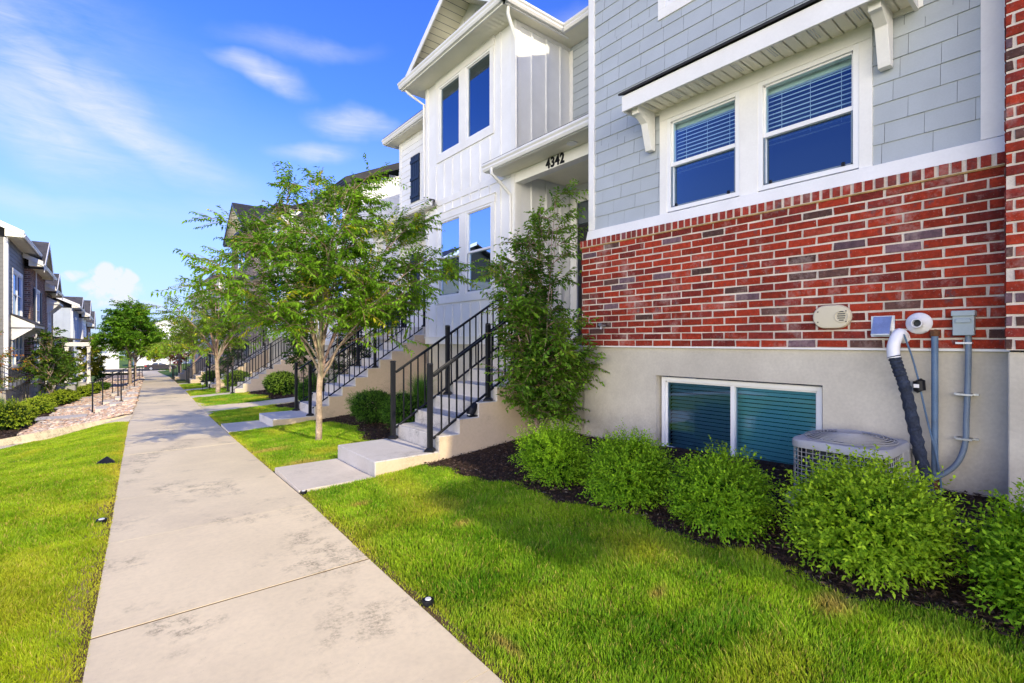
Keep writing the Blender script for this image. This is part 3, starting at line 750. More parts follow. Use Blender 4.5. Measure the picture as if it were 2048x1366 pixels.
def porch(par, xh, y0, y1, zfl, xback, zhead, xe, trim='white', guttermat='gutter', door=None, gy0=None, gy1=None, floor=True, detail=True):
    """recessed entry: floor slab, back wall with door, header beam, soffit, gutter, small roof"""
    gy0 = y0 if gy0 is None else gy0; gy1 = y1 if gy1 is None else gy1
    if floor:
        mb = MB(); mb.box(xh - .05, xback, y0 + .002, y1 - .002, zfl - .40, zfl); mb.build('porch_floor', MT['step'], par, bevel=.008)
    mb = MB(); soffit(mb, xe + .1, xback, y0 + .01, y1 - .01, zhead + .20, 'x', .1); 
    if gy1 > y1 or gy0 < y0: soffit(mb, xe + .1, xh - .03, min(gy0, y0), max(gy1, y1), zhead + .202, 'y', .1)
    mb.build('porch_ceiling', MT['soffit'], par)
    mb = MB(); mb.box(xh - .02, xh + .16, y0, y1, zhead, zhead + .2); mb.box(xe + .09, xe + .12, gy0, gy1, zhead + .19, zhead + .33)
    mb.build('header', MT[trim], par, bevel=.003 if detail else 0)
    gutter(par, [(xe + .12, gy0), (xe + .12, gy1)], zhead + .20, guttermat, side=-1)
    roof_slab(par, (xe + .02, gy0, zhead + .33), (xback, y0, zhead + .33 + (xback - xe) * .16), (xback, y1, zhead + .33 + (xback - xe) * .16), (xe + .02, gy1, zhead + .33), 'roof', .03, 'porch_roof')
    if door:
        d0, d1 = door; Wd = wall('X-', xback)
        mb = MB(); skin_lap(mb, Wd, y0, y1, zfl, zhead + .2, [(d0 - .1, d1 + .1, zfl, zfl + 3.05)]); mb.build('porch_siding', MT['white_siding'], par, col=True)
        mb = MB(); band(mb, Wd, d0 - .1, d0, zfl, zfl + 3.05, .03); band(mb, Wd, d1, d1 + .1, zfl, zfl + 3.05, .03); band(mb, Wd, d0, d1, zfl + 2.97, zfl + 3.05, .03); mb.build('door_frame', MT[trim], par)
        mb = MB(); mb.wbox(Wd, d0, d1, zfl + .02, zfl + 2.5, -.06, -.02)
        for k in range(2):
            for j in range(3): mb.wbox(Wd, d0 + .12 + k * (d1 - d0 - .12) / 2, d0 + k * (d1 - d0 - .12) / 2 + (d1 - d0) / 2 - .06, zfl + .18 + j * .76, zfl + .82 + j * .76, -.025, -.012)
        dd = mb.build('door', MT['black_door'], par, bevel=.003)
        mb = MB(); mb.disc(Wd(d0 + .08, zfl + 1.0, -.012), .03, .045, 'x'); mb.build('door_handle', MT['galv'], dd)
        mb = MB(); mb.face([Wd(d0, zfl + 2.53, -.03), Wd(d1, zfl + 2.53, -.03), Wd(d1, zfl + 2.97, -.03), Wd(d0, zfl + 2.97, -.03)]); mb.build('transom', MT['car_glass'], par)

# ------------------------------------------------------------------ unit 2 with the number
a2 = thing('townhouse', 'white board and batten townhouse numbered 4342 with gabled bay', 'townhouse', (6.09, 9, 0), 'townhouses along the right of the walk')
bay(a2, 6.09, 7.40, 10.9, ZF, zt6, 7.6)
# recessed upper wall above the entry
mb = MB(); skin_lap(mb, wall('X-', 7.6), 4.62, 7.38, H + 3.3, zt6); mb.build('lap_siding', MT['gray_shingle'], a2, col=True)
mb = MB(); band(mb, wall('X-', 7.6), 7.30, 7.395, H + 3.3, zt6 - .08, .02); mb.build('corner_board', MT['white'], a2)
mb = MB(); soffit(mb, 7.15, 7.62, 4.62, 7.40, zt6, 'y'); mb.build('upper_soffit', MT['soffit'], a2)
gutter(a2, [(7.17, 4.62), (7.17, 7.17)], zt6 + .012, side=-1)
porch(a2, 6.09, 4.70, 7.385, ZF, 7.6, H + 3.08, 5.55, door=(6.2, 7.18), gy0=4.62, gy1=7.78)
# the house number on the header face
cu = bpy.data.curves.new('house_number', 'FONT'); cu.body = '4342'; cu.size = .245; cu.extrude = .008; cu.offset = .0065; cu.space_character = 1.12
to = bpy.data.objects.new('house_number_text', cu); COL.objects.link(to)
dg = bpy.context.evaluated_depsgraph_get(); me = bpy.data.meshes.new_from_object(to.evaluated_get(dg)); bpy.data.objects.remove(to)
wd = max(v.co.x for v in me.vertices)
for v in me.vertices:       # read from the walk: text runs toward -Y on a wall facing -X
    x, y, z = v.co; v.co = (6.066 - z - .004, 6.50 - x * .86, H + 3.105 + y)
link('house_number', me, MT['black_metal'], a2)
# downspouts
downspout(a2, [(5.60, 7.52, H + 3.30), (5.60, 7.52, H + 3.20), (5.72, 7.52, H + 3.12), (6.03, 7.50, H + 2.88), (6.035, 7.50, H + 2.7), (6.035, 7.50, ZF + .1)])
downspout(a2, [(5.72, 7.16, zt6 + .02), (5.74, 7.2, zt6 - .12), (6.02, 7.32, zt6 - .42), (6.06, 7.355, zt6 - .55), (6.06, 7.355, H + 3.5)])
downspout(a2, [(5.66, 11.2, zt6 + .02), (5.7, 11.1, zt6 - .12), (6.05, 10.95, zt6 - .35), (6.06, 10.95, H + 3.6)])
mb = MB(); mb.tube([(6.06, 9.42, H + .22), (5.98, 9.42, H + .22)], .012, 8); mb.tube([(5.98, 9.42, H + .22), (5.98, 9.42, H + .17)], .014, 8); mb.disc((5.965, 9.42, H + .235), .028, .03, 'x', 10); mb.build('hose_tap', MT['galv'], a2)
mb = MB(); mb.disc((5.9, 5.7, H + 3.27), .09, .012, 'z', 20); mb.build('porch_light', MT['vinyl'], a2)
mb = MB(); mb.box(6.0, 6.6, 7.41, 10.89, zt6 + .4, zt6 + .41); 
roof_slab(a2, (7.2, 4.67, zt6 + .10), (11.5, 4.67, zt6 + .10 + 4.3 * RS), (11.5, 11.3, zt6 + .10 + 4.3 * RS), (7.2, 11.3, zt6 + .10), th=.03)
roof_slab(a2, (11.5, 4.66, zt6 + .11 + 4.6 * RS), (18.4, 4.66, zt6 - .9), (18.4, 11.3, zt6 - .9), (11.5, 11.3, zt6 + .11 + 4.6 * RS))

# ------------------------------------------------------------------ unit 3: lap siding, navy shutters
a3 = thing('townhouse', 'white lap sided townhouse with navy shutters behind the second stairs', 'townhouse', (7.1, 12.8, 0), 'townhouses along the right of the walk')
W3 = wall('X-', 7.1); ZP2 = H + .37
w31 = (11.85, 12.95, H + 4.25, H + 5.55); w32 = (11.9, 12.95, H + .98, H + 2.62)
mb = MB(); skin_lap(mb, W3, 10.9, 14.4, ZF, zt6, [w31, w32]); skin_lap(mb, wall('Y-', 10.9), 7.1, 7.6, ZF, zt6); skin_lap(mb, wall('Y+', 14.4), 7.1, 18, ZF, zt6)
mb.build('lap_siding', MT['white_siding'], a3, col=True)
mb = MB(); casing(mb, W3, *w31, .07, .1, .08); casing(mb, W3, *w32, .07, .1, .08); band(mb, W3, 14.3, 14.41, ZF, zt6, .024); mb.build('trim', MT['white'], a3)
window(a3, W3, *w31, 'hung', None); window(a3, W3, *w32, 'hung', None)
for z0, z1 in ((H + 4.22, H + 5.6), (H + .95, H + 2.66)):
    mb = MB(); mb.wbox(W3, 13.08, 13.62, z0, z1, .013, .035)
    for k in range(4): mb.wbox(W3, 13.09 + k * .135, 13.205 + k * .135, z0, z1, .036, .042)
    for k in (.12, .5, .88): mb.wbox(W3, 13.08, 13.62, z0 + (z1 - z0) * k - .05, z0 + (z1 - z0) * k + .05, .042, .062)
    mb.build('shutter', MT['navy_shutter'], a3)
mb = MB(); soffit(mb, 6.75, 7.12, 10.95, 14.75, zt6); mb.build('soffit', MT['soffit'], a3)
gutter(a3, [(6.78, 11.3), (6.78, 14.8)], zt6 + .01, side=-1)
mb = MB(); mb.box(6.75, 6.78, 11.3, 14.8, zt6 - .01, zt6 + .14); mb.box(6.75, 18, 14.77, 14.80, zt6 - .01, zt6 + .14); mb.build('fascia', MT['white'], a3)
roof_slab(a3, (6.7, 11.3, zt6 + .12), (11.5, 11.3, zt6 + .12 + 4.8 * RS), (11.5, 14.8, zt6 + .12 + 4.8 * RS), (6.7, 14.8, zt6 + .12))
roof_slab(a3, (11.5, 11.3, zt6 + .12 + 4.8 * RS), (18.4, 11.3, zt6 - .9), (18.4, 14.8, zt6 - .9), (11.5, 14.8, zt6 + .12 + 4.8 * RS))
porch(a3, 6.4, 10.92, 14.8, ZP2, 7.085, H + 3.05, 5.85, floor=False, gy0=10.35, gy1=14.9)
mb = MB(); mb.box(6.38, 6.56, 14.5, 14.68, ZP2, H + 3.05); mb.build('porch_post', MT['white'], a3, bevel=.004)
mb = MB(); mb.box(6.06, 7.08, 10.96, 15.0, ZP2 - .32, ZP2); mb.box(6.15, 7.08, 11.0, 14.9, -.7, ZP2 - .32); mb.build('porch_floor', MT['step'], a3, bevel=.008)
mb = MB(); mb.box(7.15, 18, 10.95, 14.35, -.8, ZF); mb.build('foundation', MT['stucco'], a3)
# ================================================================== building B (across the gap) and C, further down the slope
def row_house(label, x, y0, y1, zf, zt, skin, mat, trim='white', gable=True, stairs_side='near', gut='gutter', roofm='roof', xb=7.1, bayspan=None, doorspan=None, zfloor=None, low=-2.5, end=False):
    """one unit: a recessed entry part next to a bay"""
    t = thing('townhouse', label, 'townhouse', (x, y0, 0), 'townhouses along the right of the walk')
    b0, b1 = bayspan; d0, d1 = doorspan
    bay(t, x, b0, b1, zf, zt, xb, skin=skin, mat=mat, trim=trim, gable=gable, detail=False, guttermat=gut, roofmat=roofm, fnd_low=low, gx=.5)
    mb = MB(); W = wall('X-', xb); zz = zf + 3.3
    skin_lap(mb, W, d0, d1, zz, zt, [((d0 + d1) / 2 - .5, (d0 + d1) / 2 + .5, zf + 4.3, zf + 5.7)]); mb.build('lap_siding', MT['white_siding'], t, col=True)
    window(t, W, (d0 + d1) / 2 - .5, (d0 + d1) / 2 + .5, zf + 4.3, zf + 5.7, 'hung', None, far=True)
    porch(t, x + .3, d0, d1, zfloor, xb, zf + 3.0, x - .35, trim=trim, guttermat=gut, door=((d0 + d1) / 2 - .45, (d0 + d1) / 2 + .45), detail=False)
    mb = MB(); mb.box(x + .3, xb, d0 + .01, d1 - .01, low, zfloor - .4); mb.build('porch_base', MT['stucco'], t)
    mb = MB(); mb.box(x + .3, x + .5, d0 + .05, d0 + .25, zfloor, zf + 3.0); mb.build('porch_post', MT[trim], t)
    mb = MB(); soffit(mb, xb - .45, xb, d0, d1, zt); mb.build('soffit', MT['soffit'], t); gutter(t, [(xb - .45, d0), (xb - .45, d1)], zt + .01, gut, side=-1)
    e0, e1 = min(b0, d0), max(b1, d1); zr = zt + .14
    roof_slab(t, (xb - .5, e0, zr), (11.5, e0, zr + (12 - xb) * RS), (11.5, e1, zr + (12 - xb) * RS), (xb - .5, e1, zr), roofm)
    roof_slab(t, (11.5, e0, zr + (12 - xb) * RS), (17, e0, zr), (17, e1, zr), (11.5, e1, zr + (12 - xb) * RS), roofm)
    return t
ZB = H + .0; zbt = H + 5.60
b1 = row_house('white townhouse at the end of the second row, its side wall lit by the sun', 6.9, 17.6, 28.4, ZB - .15, zbt, 'lap', 'white_siding', gut='black_gutter', roofm='roof_dark', bayspan=(17.6, 22.0), doorspan=(22.0, 24.6), zfloor=H - .2, gable=False, low=-2)
# sunlit side wall with low-sloped black rake
W = wall('Y-', 17.58); mb = MB(); sw_ = [(8.2, 9.4, H + 3.9, H + 4.5), (8.0, 9.3, H + .2, H + 1.7)]
sl = .47; xw0, xw1 = 6.92, 16.0
for k in range(60):
    z = ZB - .2 + k * .178; x0_ = xw0 if z < zbt else xw0 + (z - zbt) / sl; 
    if x0_ > 11.4: break
    zt_ = z + .178; xe_ = min(16, 23 - x0_)
    for s, e, p, q in spans(x0_, xe_, z, zt_, sw_):
        mb.face([W(s, p, .014 * (1 - (p - z) / .178)), W(e, p, .014 * (1 - (p - z) / .178)), W(e, q, .002), W(s, q, .002)]); mb.face([W(s, p, 0), W(e, p, 0), W(e, p, .014), W(s, p, .014)])
mb.build('side_siding', MT['white_siding'], b1, col=True)
mb = MB(); band(mb, W, 6.9, 7.05, ZB - .2, zbt, .03); casing(mb, W, *sw_[0], .08, .1, .08); casing(mb, W, *sw_[1], .08, .1, .08); mb.build('trim', MT['white'], b1)
for q in sw_: window(b1, W, *q, 'fixed', 'down', far=True)
mb = MB(); mb.box(6.93, 16, 17.6, 22, -2, ZB - .15); mb.build('foundation', MT['stucco'], b1)
roof_slab(b1, (6.4, 17.25, zbt + .12), (11.5, 17.25, zbt + .12 + 5.1 * sl), (11.5, 22.1, zbt + .12 + 5.1 * sl), (6.4, 22.1, zbt + .12), 'roof_dark', .12)
mb = MB(); a_, b_ = (6.38, zbt - .02), (11.5, zbt - .02 + 5.1 * sl)
mb.hexa([(a_[0], 17.21, a_[1]), (b_[0], 17.21, b_[1]), (b_[0], 17.25, b_[1]), (a_[0], 17.25, a_[1]), (a_[0], 17.21, a_[1] + .22), (b_[0], 17.21, b_[1] + .22), (b_[0], 17.25, b_[1] + .22), (a_[0], 17.25, a_[1] + .22)]); mb.build('rake_board', MT['black_gutter'], b1)
downspout(b1, [(6.45, 17.4, zbt + .05), (6.5, 17.45, zbt - .15), (6.84, 17.55, zbt - .5), (6.86, 17.57, zbt - .7), (6.86, 17.57, ZB)], 'black_gutter')

row_house('white battened townhouse bay beyond the third stairs', 6.3, 24.6, 30.6, ZB + .2, zbt + .6, 'bb', 'white_siding', gut='black_gutter', roofm='roof_dark', bayspan=(24.6, 28.1), doorspan=(28.1, 30.6), zfloor=H - .25, gable=False, low=-2.2)
row_house('townhouse with gray brick front and steep dark gable', 6.1, 30.6, 39.2, ZB + .0, zbt + .6, 'brick', 'gray', trim='black_gutter', gut='black_gutter', roofm='roof_dark', bayspan=(30.6, 36.6), doorspan=(36.6, 39.2), zfloor=H - .5, low=-2.6)
zct = H + 4.6
row_house('low white townhouse bay with a flat black eave, third row', 6.0, 41.0, 49.4, H - 1.6, zct, 'bb', 'white_siding', gut='black_gutter', roofm='roof', bayspan=(41.0, 46.6), doorspan=(46.6, 49.4), zfloor=H - 1.4, gable=False, low=-3.5)
row_house('gray roofed townhouse, last of the right side row in view', 6.1, 49.4, 64, H - 2.1, zct - .4, 'lap', 'white_siding', gut='gutter', roofm='roof', bayspan=(49.4, 58), doorspan=(58, 61), zfloor=H - 1.9, gable=False, low=-4)

# ================================================================== left row, lower down the bank, facing +X
def left_house(label, x, y0, y1, zf, zt, skin, mat, wins, gable=None, awn=None, col='white', roofm='roof', side=True, ov=.5, ridge_dx=4.5, endgable=False):
    t = thing('townhouse', label, 'townhouse', (x, y0, zf), 'townhouses along the left of the walk')
    W = wall('X+', x); hs = [w_[:4] for w_ in wins]; mb = MB()
    if skin == 'lap': skin_lap(mb, W, y0, y1, zf, zt, hs, .19, .014)
    elif skin == 'bb': skin_bb(mb, W, y0, y1, zf, zt, hs, .4)
    else: skin_brick(mb, W, y0, y1, zf, zt, hs, colf=BROWNB, seed=int(y0), bl=.30, ch=.10)
    Wn = wall('Y-', y0); xb = x - 9
    if skin == 'bb': skin_bb(mb, Wn, xb, x, zf, zt, (), .4)
    elif skin == 'lap': skin_lap(mb, Wn, xb, x, zf, zt, (), .19, .014)
    else: skin_brick(mb, Wn, x - 1.2, x, zf, zt, colf=BROWNB, seed=3, bl=.30, ch=.10)
    mb.build({'lap': 'lap_siding', 'bb': 'board_siding', 'brick': 'brick_veneer'}[skin], MT['brick' if skin == 'brick' else mat], t, col=True)
    if skin == 'brick':
        mb = MB(); skin_flat(mb, wall('X+', x - .003), y0, y1, zf, zt, hs); mb.face([(x - 1.2, y0 + .003, zf), (x, y0 + .003, zf), (x, y0 + .003, zt), (x - 1.2, y0 + .003, zt)]); mb.build('mortar', MT['mortar'], t)
    mb = MB(); mb.box(xb, x - .05, y0 + .1, y1, zf - 2.2, zf); mb.build('foundation', MT['stucco'], t)
    mb = MB(); mb.box(xb, x - .6, y0 + .4, y1, zf, zt); mb.build('inner_wall', MT['dark_room'], t)
    mb = MB()
    if skin != 'brick': band(mb, W, y0 - .01, y0 + .2, zf, zt, .03); band(mb, Wn, x - .10, x + .02, zf, zt, .03); band(mb, W, y1 - .12, y1, zf, zt, .03)
    band(mb, W, y0, y1, zf - .02, zf + .22, .05)
    for w_ in wins: casing(mb, W, *w_[:4], .11, .14, .12, .03)
    mb.build('trim', MT['white'], t)
    for w_ in wins:
        n = w_[5] if len(w_) > 5 else 1; d = (w_[1] - w_[0]) / n
        for k in range(n): window(t, W, w_[0] + k * d, w_[0] + (k + 1) * d, w_[2], w_[3], w_[4], 'half', far=True)
    # eave, roof
    mb = MB(); mb.face([(x, y0 - .45, zt), (x + ov, y0 - .45, zt), (x + ov, y1, zt), (x, y1, zt)]); mb.face([(x - .02, y0 - .452, zt), (x + ov, y0 - .452, zt), (x + ov, y0 - .452, zt + .13), (x - .02, y0 - .452, zt + .14 + ov * .5)])
    mb.face([(x + ov + .02, y0 - .45, zt + .10), (x - ridge_dx, y0 - .45, zt + .08 + (ridge_dx + ov) * .5), (x - ridge_dx, y0 + .02, zt + .08 + (ridge_dx + ov) * .5), (x + ov + .02, y0 + .02, zt + .10)])
    mb.build('soffit', MT['soffit'], t)
    gutter(t, [(x + ov - .02, y0 - .45), (x + ov - .02, y1)], zt, side=1)
    xr = x - ridge_dx; zr = zt + .12 + (ridge_dx + ov) * .5
    roof_slab(t, (x + ov + .05, y0 - .45, zt + .12), (x + ov + .05, y1, zt + .12), (xr, y1, zr), (xr, y0 - .45, zr), roofm, .08)
    roof_slab(t, (xr, y0 - .45, zr), (xr, y1, zr), (xr - ridge_dx - ov, y1, zt + .12), (xr - ridge_dx - ov, y0 - .45, zt + .12), roofm, .08)
    mb = MB()
    a_, b_ = (x + ov + .06, zt + .02), (xr, zr - .10)
    mb.hexa([(a_[0], y0 - .50, a_[1]), (b_[0], y0 - .50, b_[1]), (b_[0], y0 - .45, b_[1]), (a_[0], y0 - .45, a_[1]), (a_[0], y0 - .50, a_[1] + .24), (b_[0], y0 - .50, b_[1] + .24), (b_[0], y0 - .45, b_[1] + .24), (a_[0], y0 - .45, a_[1] + .24)])
    mb.build('rake_board', MT['white'], t)
    mb = MB(); mb.face([(x + .0, y0, zt - .01), (x, y0, zt + .1 + ov * .5), (xr, y0, zr - .02), (xb, y0, zt - .01)]); mb.build('gable_wall', MT['brick' if skin == 'brick' else mat], t)
    if gable:
        g0_, g1_, rise = gable; yc = (g0_ + g1_) / 2; hw = (g1_ - g0_) / 2; za = zt + rise; xo = x + ov + .05
        for sg in (-1, 1):
            lo, hi = (yc + sg * (hw + .35), zt - .1), (yc, za + .15)
            mb = MB(); mb.hexa([(xo, lo[0], lo[1]), (xo, hi[0], hi[1]), (x - 4, hi[0], hi[1]), (x - 4, lo[0], lo[1]), (xo, lo[0], lo[1] + .09), (xo, hi[0], hi[1] + .09), (x - 4, hi[0], hi[1] + .09), (x - 4, lo[0], lo[1] + .09)]); mb.build('gable_roof', MT[roofm], t)
            mb = MB(); rake(mb, (xo + .03, lo[0], lo[1] + .08), (xo + .03, hi[0], hi[1] + .08), drop=.22); mb.build('rake_board', MT['white'], t)
            mb = MB(); mb.face([(xo, lo[0], lo[1] - .005), (x, lo[0], lo[1] - .005), (x, hi[0], hi[1] - .005), (xo, hi[0], hi[1] - .005)]); mb.build('rake_soffit', MT['soffit'], t)
        mb = MB()
        if skin == 'brick':
            k = 0
            while zt + k * .1 < za - .1: skin_brick(mb, W, g0_ + hw * (k * .1 / rise), g1_ - hw * (k * .1 / rise), zt + k * .1, zt + k * .1 + .1, colf=BROWNB, seed=k, bl=.30, ch=.10); k += 1
            mb.face([W(g0_, zt, -.002), W(g1_, zt, -.002), W(yc, za, -.002)])
        else: mb.face([W(g0_, zt, 0), W(g1_, zt, 0), W(yc, za, 0)])
        mb.build('gable_face', MT['brick' if skin == 'brick' else mat], t, col=True)
    if awn:
        q0, q1, zq_, dp = awn
        mb = MB(); mb.prism([(x - .01, zq_), (x + dp, zq_), (x + dp, zq_ + .12), (x - .01, zq_ + .12 + dp * .55)], 1, q0, q1); ao = mb.build('awning', MT['white'], t)
        mb = MB(); mb.hexa([(x + dp + .04, q0 - .05, zq_ + .125), (x + dp + .04, q1 + .05, zq_ + .125), (x, q1 + .05, zq_ + .14 + dp * .57), (x, q0 - .05, zq_ + .14 + dp * .57), (x + dp + .04, q0 - .05, zq_ + .16), (x + dp + .04, q1 + .05, zq_ + .16), (x, q1 + .05, zq_ + .18 + dp * .57), (x, q0 - .05, zq_ + .18 + dp * .57)]); mb.build('shingle_cover', MT[roofm], ao)
        for yy in (q0 + .1, q1 - .2):
            mb = MB(); mb.prism([(x, zq_ - .55), (x + .07, zq_ - .55), (x + dp - .06, zq_ - .05), (x + dp - .06, zq_), (x, zq_)], 1, yy, yy + .09); mb.build('bracket', MT['white'], ao)
    return t
zl = H - 2.0; zlt = H + 4.35
l1 = left_house('charcoal lap sided townhouse nearest on the left', -3.42, 29.3, 35.3, zl, zlt, 'lap', 'charcoal_siding', [(30.7, 33.5, H + 1.15, H + 3.1, 'hung', 2), (30.5, 33.9, H - 1.1, H + .35, 'hung', 3)], awn=(30.2, 34.3, H + .62, .75))
downspout(l1, [(-2.95, 35.6, zlt + .02), (-2.97, 35.7, zlt - .2), (-3.12, 35.95, zlt - .5), (-3.12, 35.95, zl)])
l2 = left_house('brown brick townhouse with a gable, second on the left', -3.2, 34.4, 41.5, zl - .1, H + 3.75, 'brick', 'brown', [(36.0, 38.2, H + .7, H + 2.7, 'hung', 2), (36.0, 38.4, H - 1.2, H + .1, 'hung', 2)], gable=(34.7, 39.3, 1.45), ov=.45)
for yy in (35.45, 38.35):
    mb = MB(); mb.box(-3.19, -3.13, yy, yy + .42, H + .65, H + 2.75); mb.build('shutter', MT['navy_shutter'], l2)
left_house('brick and gray townhouse with bracketed white hood, third on the left', -3.2, 41.6, 46.6, zl - .6, H + 3.1, 'brick', 'brown', [(42.8, 44.8, H + .3, H + 2.0, 'hung', 2)], gable=(41.9, 45.6, 1.1), awn=(42.2, 45.2, H + 2.35, .6), ov=.45)
l4 = left_house('blue gray battened townhouse with white columned porch on the left', -2.45, 52.0, 60.6, zl - 1.2, H + 2.65, 'bb', 'blue_gray_siding', [(54.6, 57.4, H - .2, H + 1.9, 'hung', 2)], gable=(55.0, 59.4, 1.0), ridge_dx=2.2, ov=.4)
# porch of that house, wreath on its door
mb = MB(); mb.box(-3.6, -1.5, 49.6, 51.6, zl - 1.6, zl - 1.2); mb.build('porch_floor', MT['step'], l4)
mb = MB(); mb.hexa([(-4.2, 49.3, H + .35), (-1.3, 49.3, H + .0), (-1.3, 51.98, H + .0), (-4.2, 51.98, H + .35), (-4.2, 49.3, H + .47), (-1.3, 49.3, H + .12), (-1.3, 51.98, H + .12), (-4.2, 51.98, H + .47)]); mb.build('porch_roof', MT['roof'], l4)
mb = MB(); mb.box(-4.2, -1.3, 49.28, 49.4, H - .35, H - .05); mb.box(-1.42, -1.3, 49.4, 51.98, H - .35, H - .02); mb.build('header', MT['white'], l4)
for xx, yy in ((-2.75, 49.4), (-1.5, 49.4), (-1.5, 51.4)):
    mb = MB(); mb.box(xx, xx + .2, yy, yy + .2, zl - 1.2, H - .3); mb.box(xx - .03, xx + .23, yy - .03, yy + .23, zl - 1.2, zl - 1.0); mb.box(xx - .03, xx + .23, yy - .03, yy + .23, H - .5, H - .35); mb.build('column', MT['white'], l4)
mb = MB(); mb.box(-3.35, -2.75, 51.90, 51.96, zl - 1.15, H - .7); dr_ = mb.build('door', MT['black_door'], l4)
w_ = thing('door_wreath', 'red flower wreath hanging on the dark porch door on the left', 'wreath', (-3.0, 51.85, H - 1.25))
mb = MB()
rnd = random.Random(5)
for i in range(40):
    t_ = rnd.uniform(0, 6.28); rr = .20 + rnd.uniform(-.06, .06); c = (-3.0 + rr * math.cos(t_), 51.84 + rnd.uniform(-.03, .02), H - 1.2 + rr * math.sin(t_)); mb.disc(c, .05, -.04, 'y', 6)
mb.build('flowers', MT['wreath_red'], w_)
left_house('white and gray townhouse with dark gable far on the left', -2.2, 61.0, 70, zl - 1.9, H + 2.3, 'lap', 'white_siding', [(62.5, 64.5, H - .4, H + 1.5, 'hung', 2)], gable=(61.2, 66.2, 1.5))
left_house('last brown brick townhouse far on the left', -2.1, 70.2, 80, zl - 2.6, H + 1.6, 'brick', 'brown', [(73, 75, H - .9, H + .9, 'hung', 2)], gable=(70.5, 76, 1.6))
# houses across the far street
for i, (x0_, x1_, y0_, hgt, lab) in enumerate([(-16, 1.0, 122, 4.6, 'white garage block across the far street'), (3.5, 16, 128, 8.0, 'white gabled house far behind the parked car'), (20, 40, 130, 8.6, 'pale house beyond the far street behind the trees')]):
    t = thing('distant_house', lab, 'house', (x0_, y0_, -3.5)); zb_ = zs(104)
    mb = MB(); mb.box(x0_, x1_, y0_, y0_ + 9, zb_ - .5, zb_ + hgt); mb.prism([(x0_, zb_ + hgt), (x1_, zb_ + hgt), ((x0_ + x1_) / 2, zb_ + hgt + (x1_ - x0_) * .16)], 1, y0_, y0_ + 9); mb.build('wall', MT['white_siding'], t, col=True)
    for sg in (0, 1):
        xa_ = x0_ - .5 if sg == 0 else x1_ + .5; xm = (x0_ + x1_) / 2; zr = zb_ + hgt + (x1_ - x0_) * .16 + .1
        roof_slab(t, (xa_, y0_ - .5, zb_ + hgt - .1), (xm, y0_ - .5, zr), (xm, y0_ + 9.5, zr), (xa_, y0_ + 9.5, zb_ + hgt - .1), name='roof')
    Wd_ = wall('Y-', y0_)
    n = 3
    for k in range(n):
        c = x0_ + (x1_ - x0_) * (k + .5) / n
        if i == 0: mb = MB(); mb.wbox(Wd_, c - 1.8, c + 1.8, zb_, zb_ + 2.3, .0, .04); mb.build('garage_door', MT['vinyl'], t)
        window(t, Wd_, c - .8, c + .8, zb_ + hgt - 1.9, zb_ + hgt - .7, 'fixed', None, far=True)

# ================================================================== concrete: walkways, pads, stairs
slab('walkway', [(1.53, 5.46), (2.36, 5.46), (2.36, 6.65), (1.575, 6.65)], MT['walk'], flat=.004, th=.12)
slab('walkway', [(1.765, 10.98), (2.56, 10.98), (2.56, 12.18), (1.815, 12.18)], MT['walk'], flat=-.19, th=.12)
slab('walkway', [(1.94, 15.0), (2.15, 15.6), (2.52, 15.95), (3.12, 15.9), (3.118, 17.75), (2.75, 18.1), (2.4, 18.8), (2.26, 20.2)], MT['pavement'], dz=.012)
slab('walkway', [(3.125, 15.9), (4.32, 15.75), (5.6, 15.7), (5.6, 17.1), (4.6, 17.2), (3.6, 17.45), (3.125, 17.75)], MT['pavement'], dz=.014)
slab('walkway', [(5.61, 15.7), (9.0, 15.7), (9.0, 17.1), (5.61, 17.1)], MT['pavement'], dz=.016)
for y_ in (22.7, 28.8, 37.5, 47.5):
    xe_ = itp(XR, y_)
    slab('walkway', [(xe_, y_), (3.95, y_), (3.95, y_ + 1.2), (itp(XR, y_ + 1.2), y_ + 1.2)], MT['walk'], dz=.012)
# left side
slab('path', [(.31, 15.05), (-.2, 15.5), (-.75, 15.55), (-1.31, 14.9), (-1.68, 13.6), (-2.3, 11.6), (-3.4, 9.2), (-5.2, 6.8), (-6.2, 7.9), (-4.4, 10.2), (-3.2, 12.9), (-2.5, 15.0), (-2.08, 16.35), (-1.5, 16.75), (-.8, 17.6), (-.15, 17.8), (.45, 17.0)], MT['pavement'], dz=.015)
slab('path', [(-.72, 22.9), (-.72, 24.6), (-2.3, 24.7), (-3.1, 25.0), (-3.1, 23.4), (-2.2, 23.0)], MT['walk'], dz=.03)
slab('path', [(-.62, 28.6), (-.62, 29.9), (-2.2, 29.9), (-3.1, 29.8), (-3.1, 28.5)], MT['walk'], dz=.03)
slab('path', [(-.4, 36.0), (-.4, 37.2), (-2.6, 37.2), (-2.6, 36.0)], MT['walk'], dz=.03)
def low_steps(label, y0, y1, x0, n, zt_, dx=.42, rise=.15):
    t = thing('garden_steps', label, 'steps', (x0, y0, zt_), 'steps down to the left row')
    mb = MB()
    for k in range(n):
        mb.box(x0 - (k + 1) * dx + .012, x0 - k * dx + .02, y0 + k * .05, y1 + k * .05, zt_ - (k + 1) * rise - .25, zt_ - k * rise)
    mb.build('treads', MT['walk'], t, bevel=.012)
low_steps('three pale concrete steps beside the nearest left handrail', 24.0, 25.0, .74, 3, zs(24.5) + .03)
low_steps('pale concrete steps beside the second handrail on the left', 28.2, 29.3, .92, 3, zs(28.8) + .03)
low_steps('pale concrete steps by the third handrail on the left', 35.6, 36.7, 1.2, 3, zs(36) + .03)

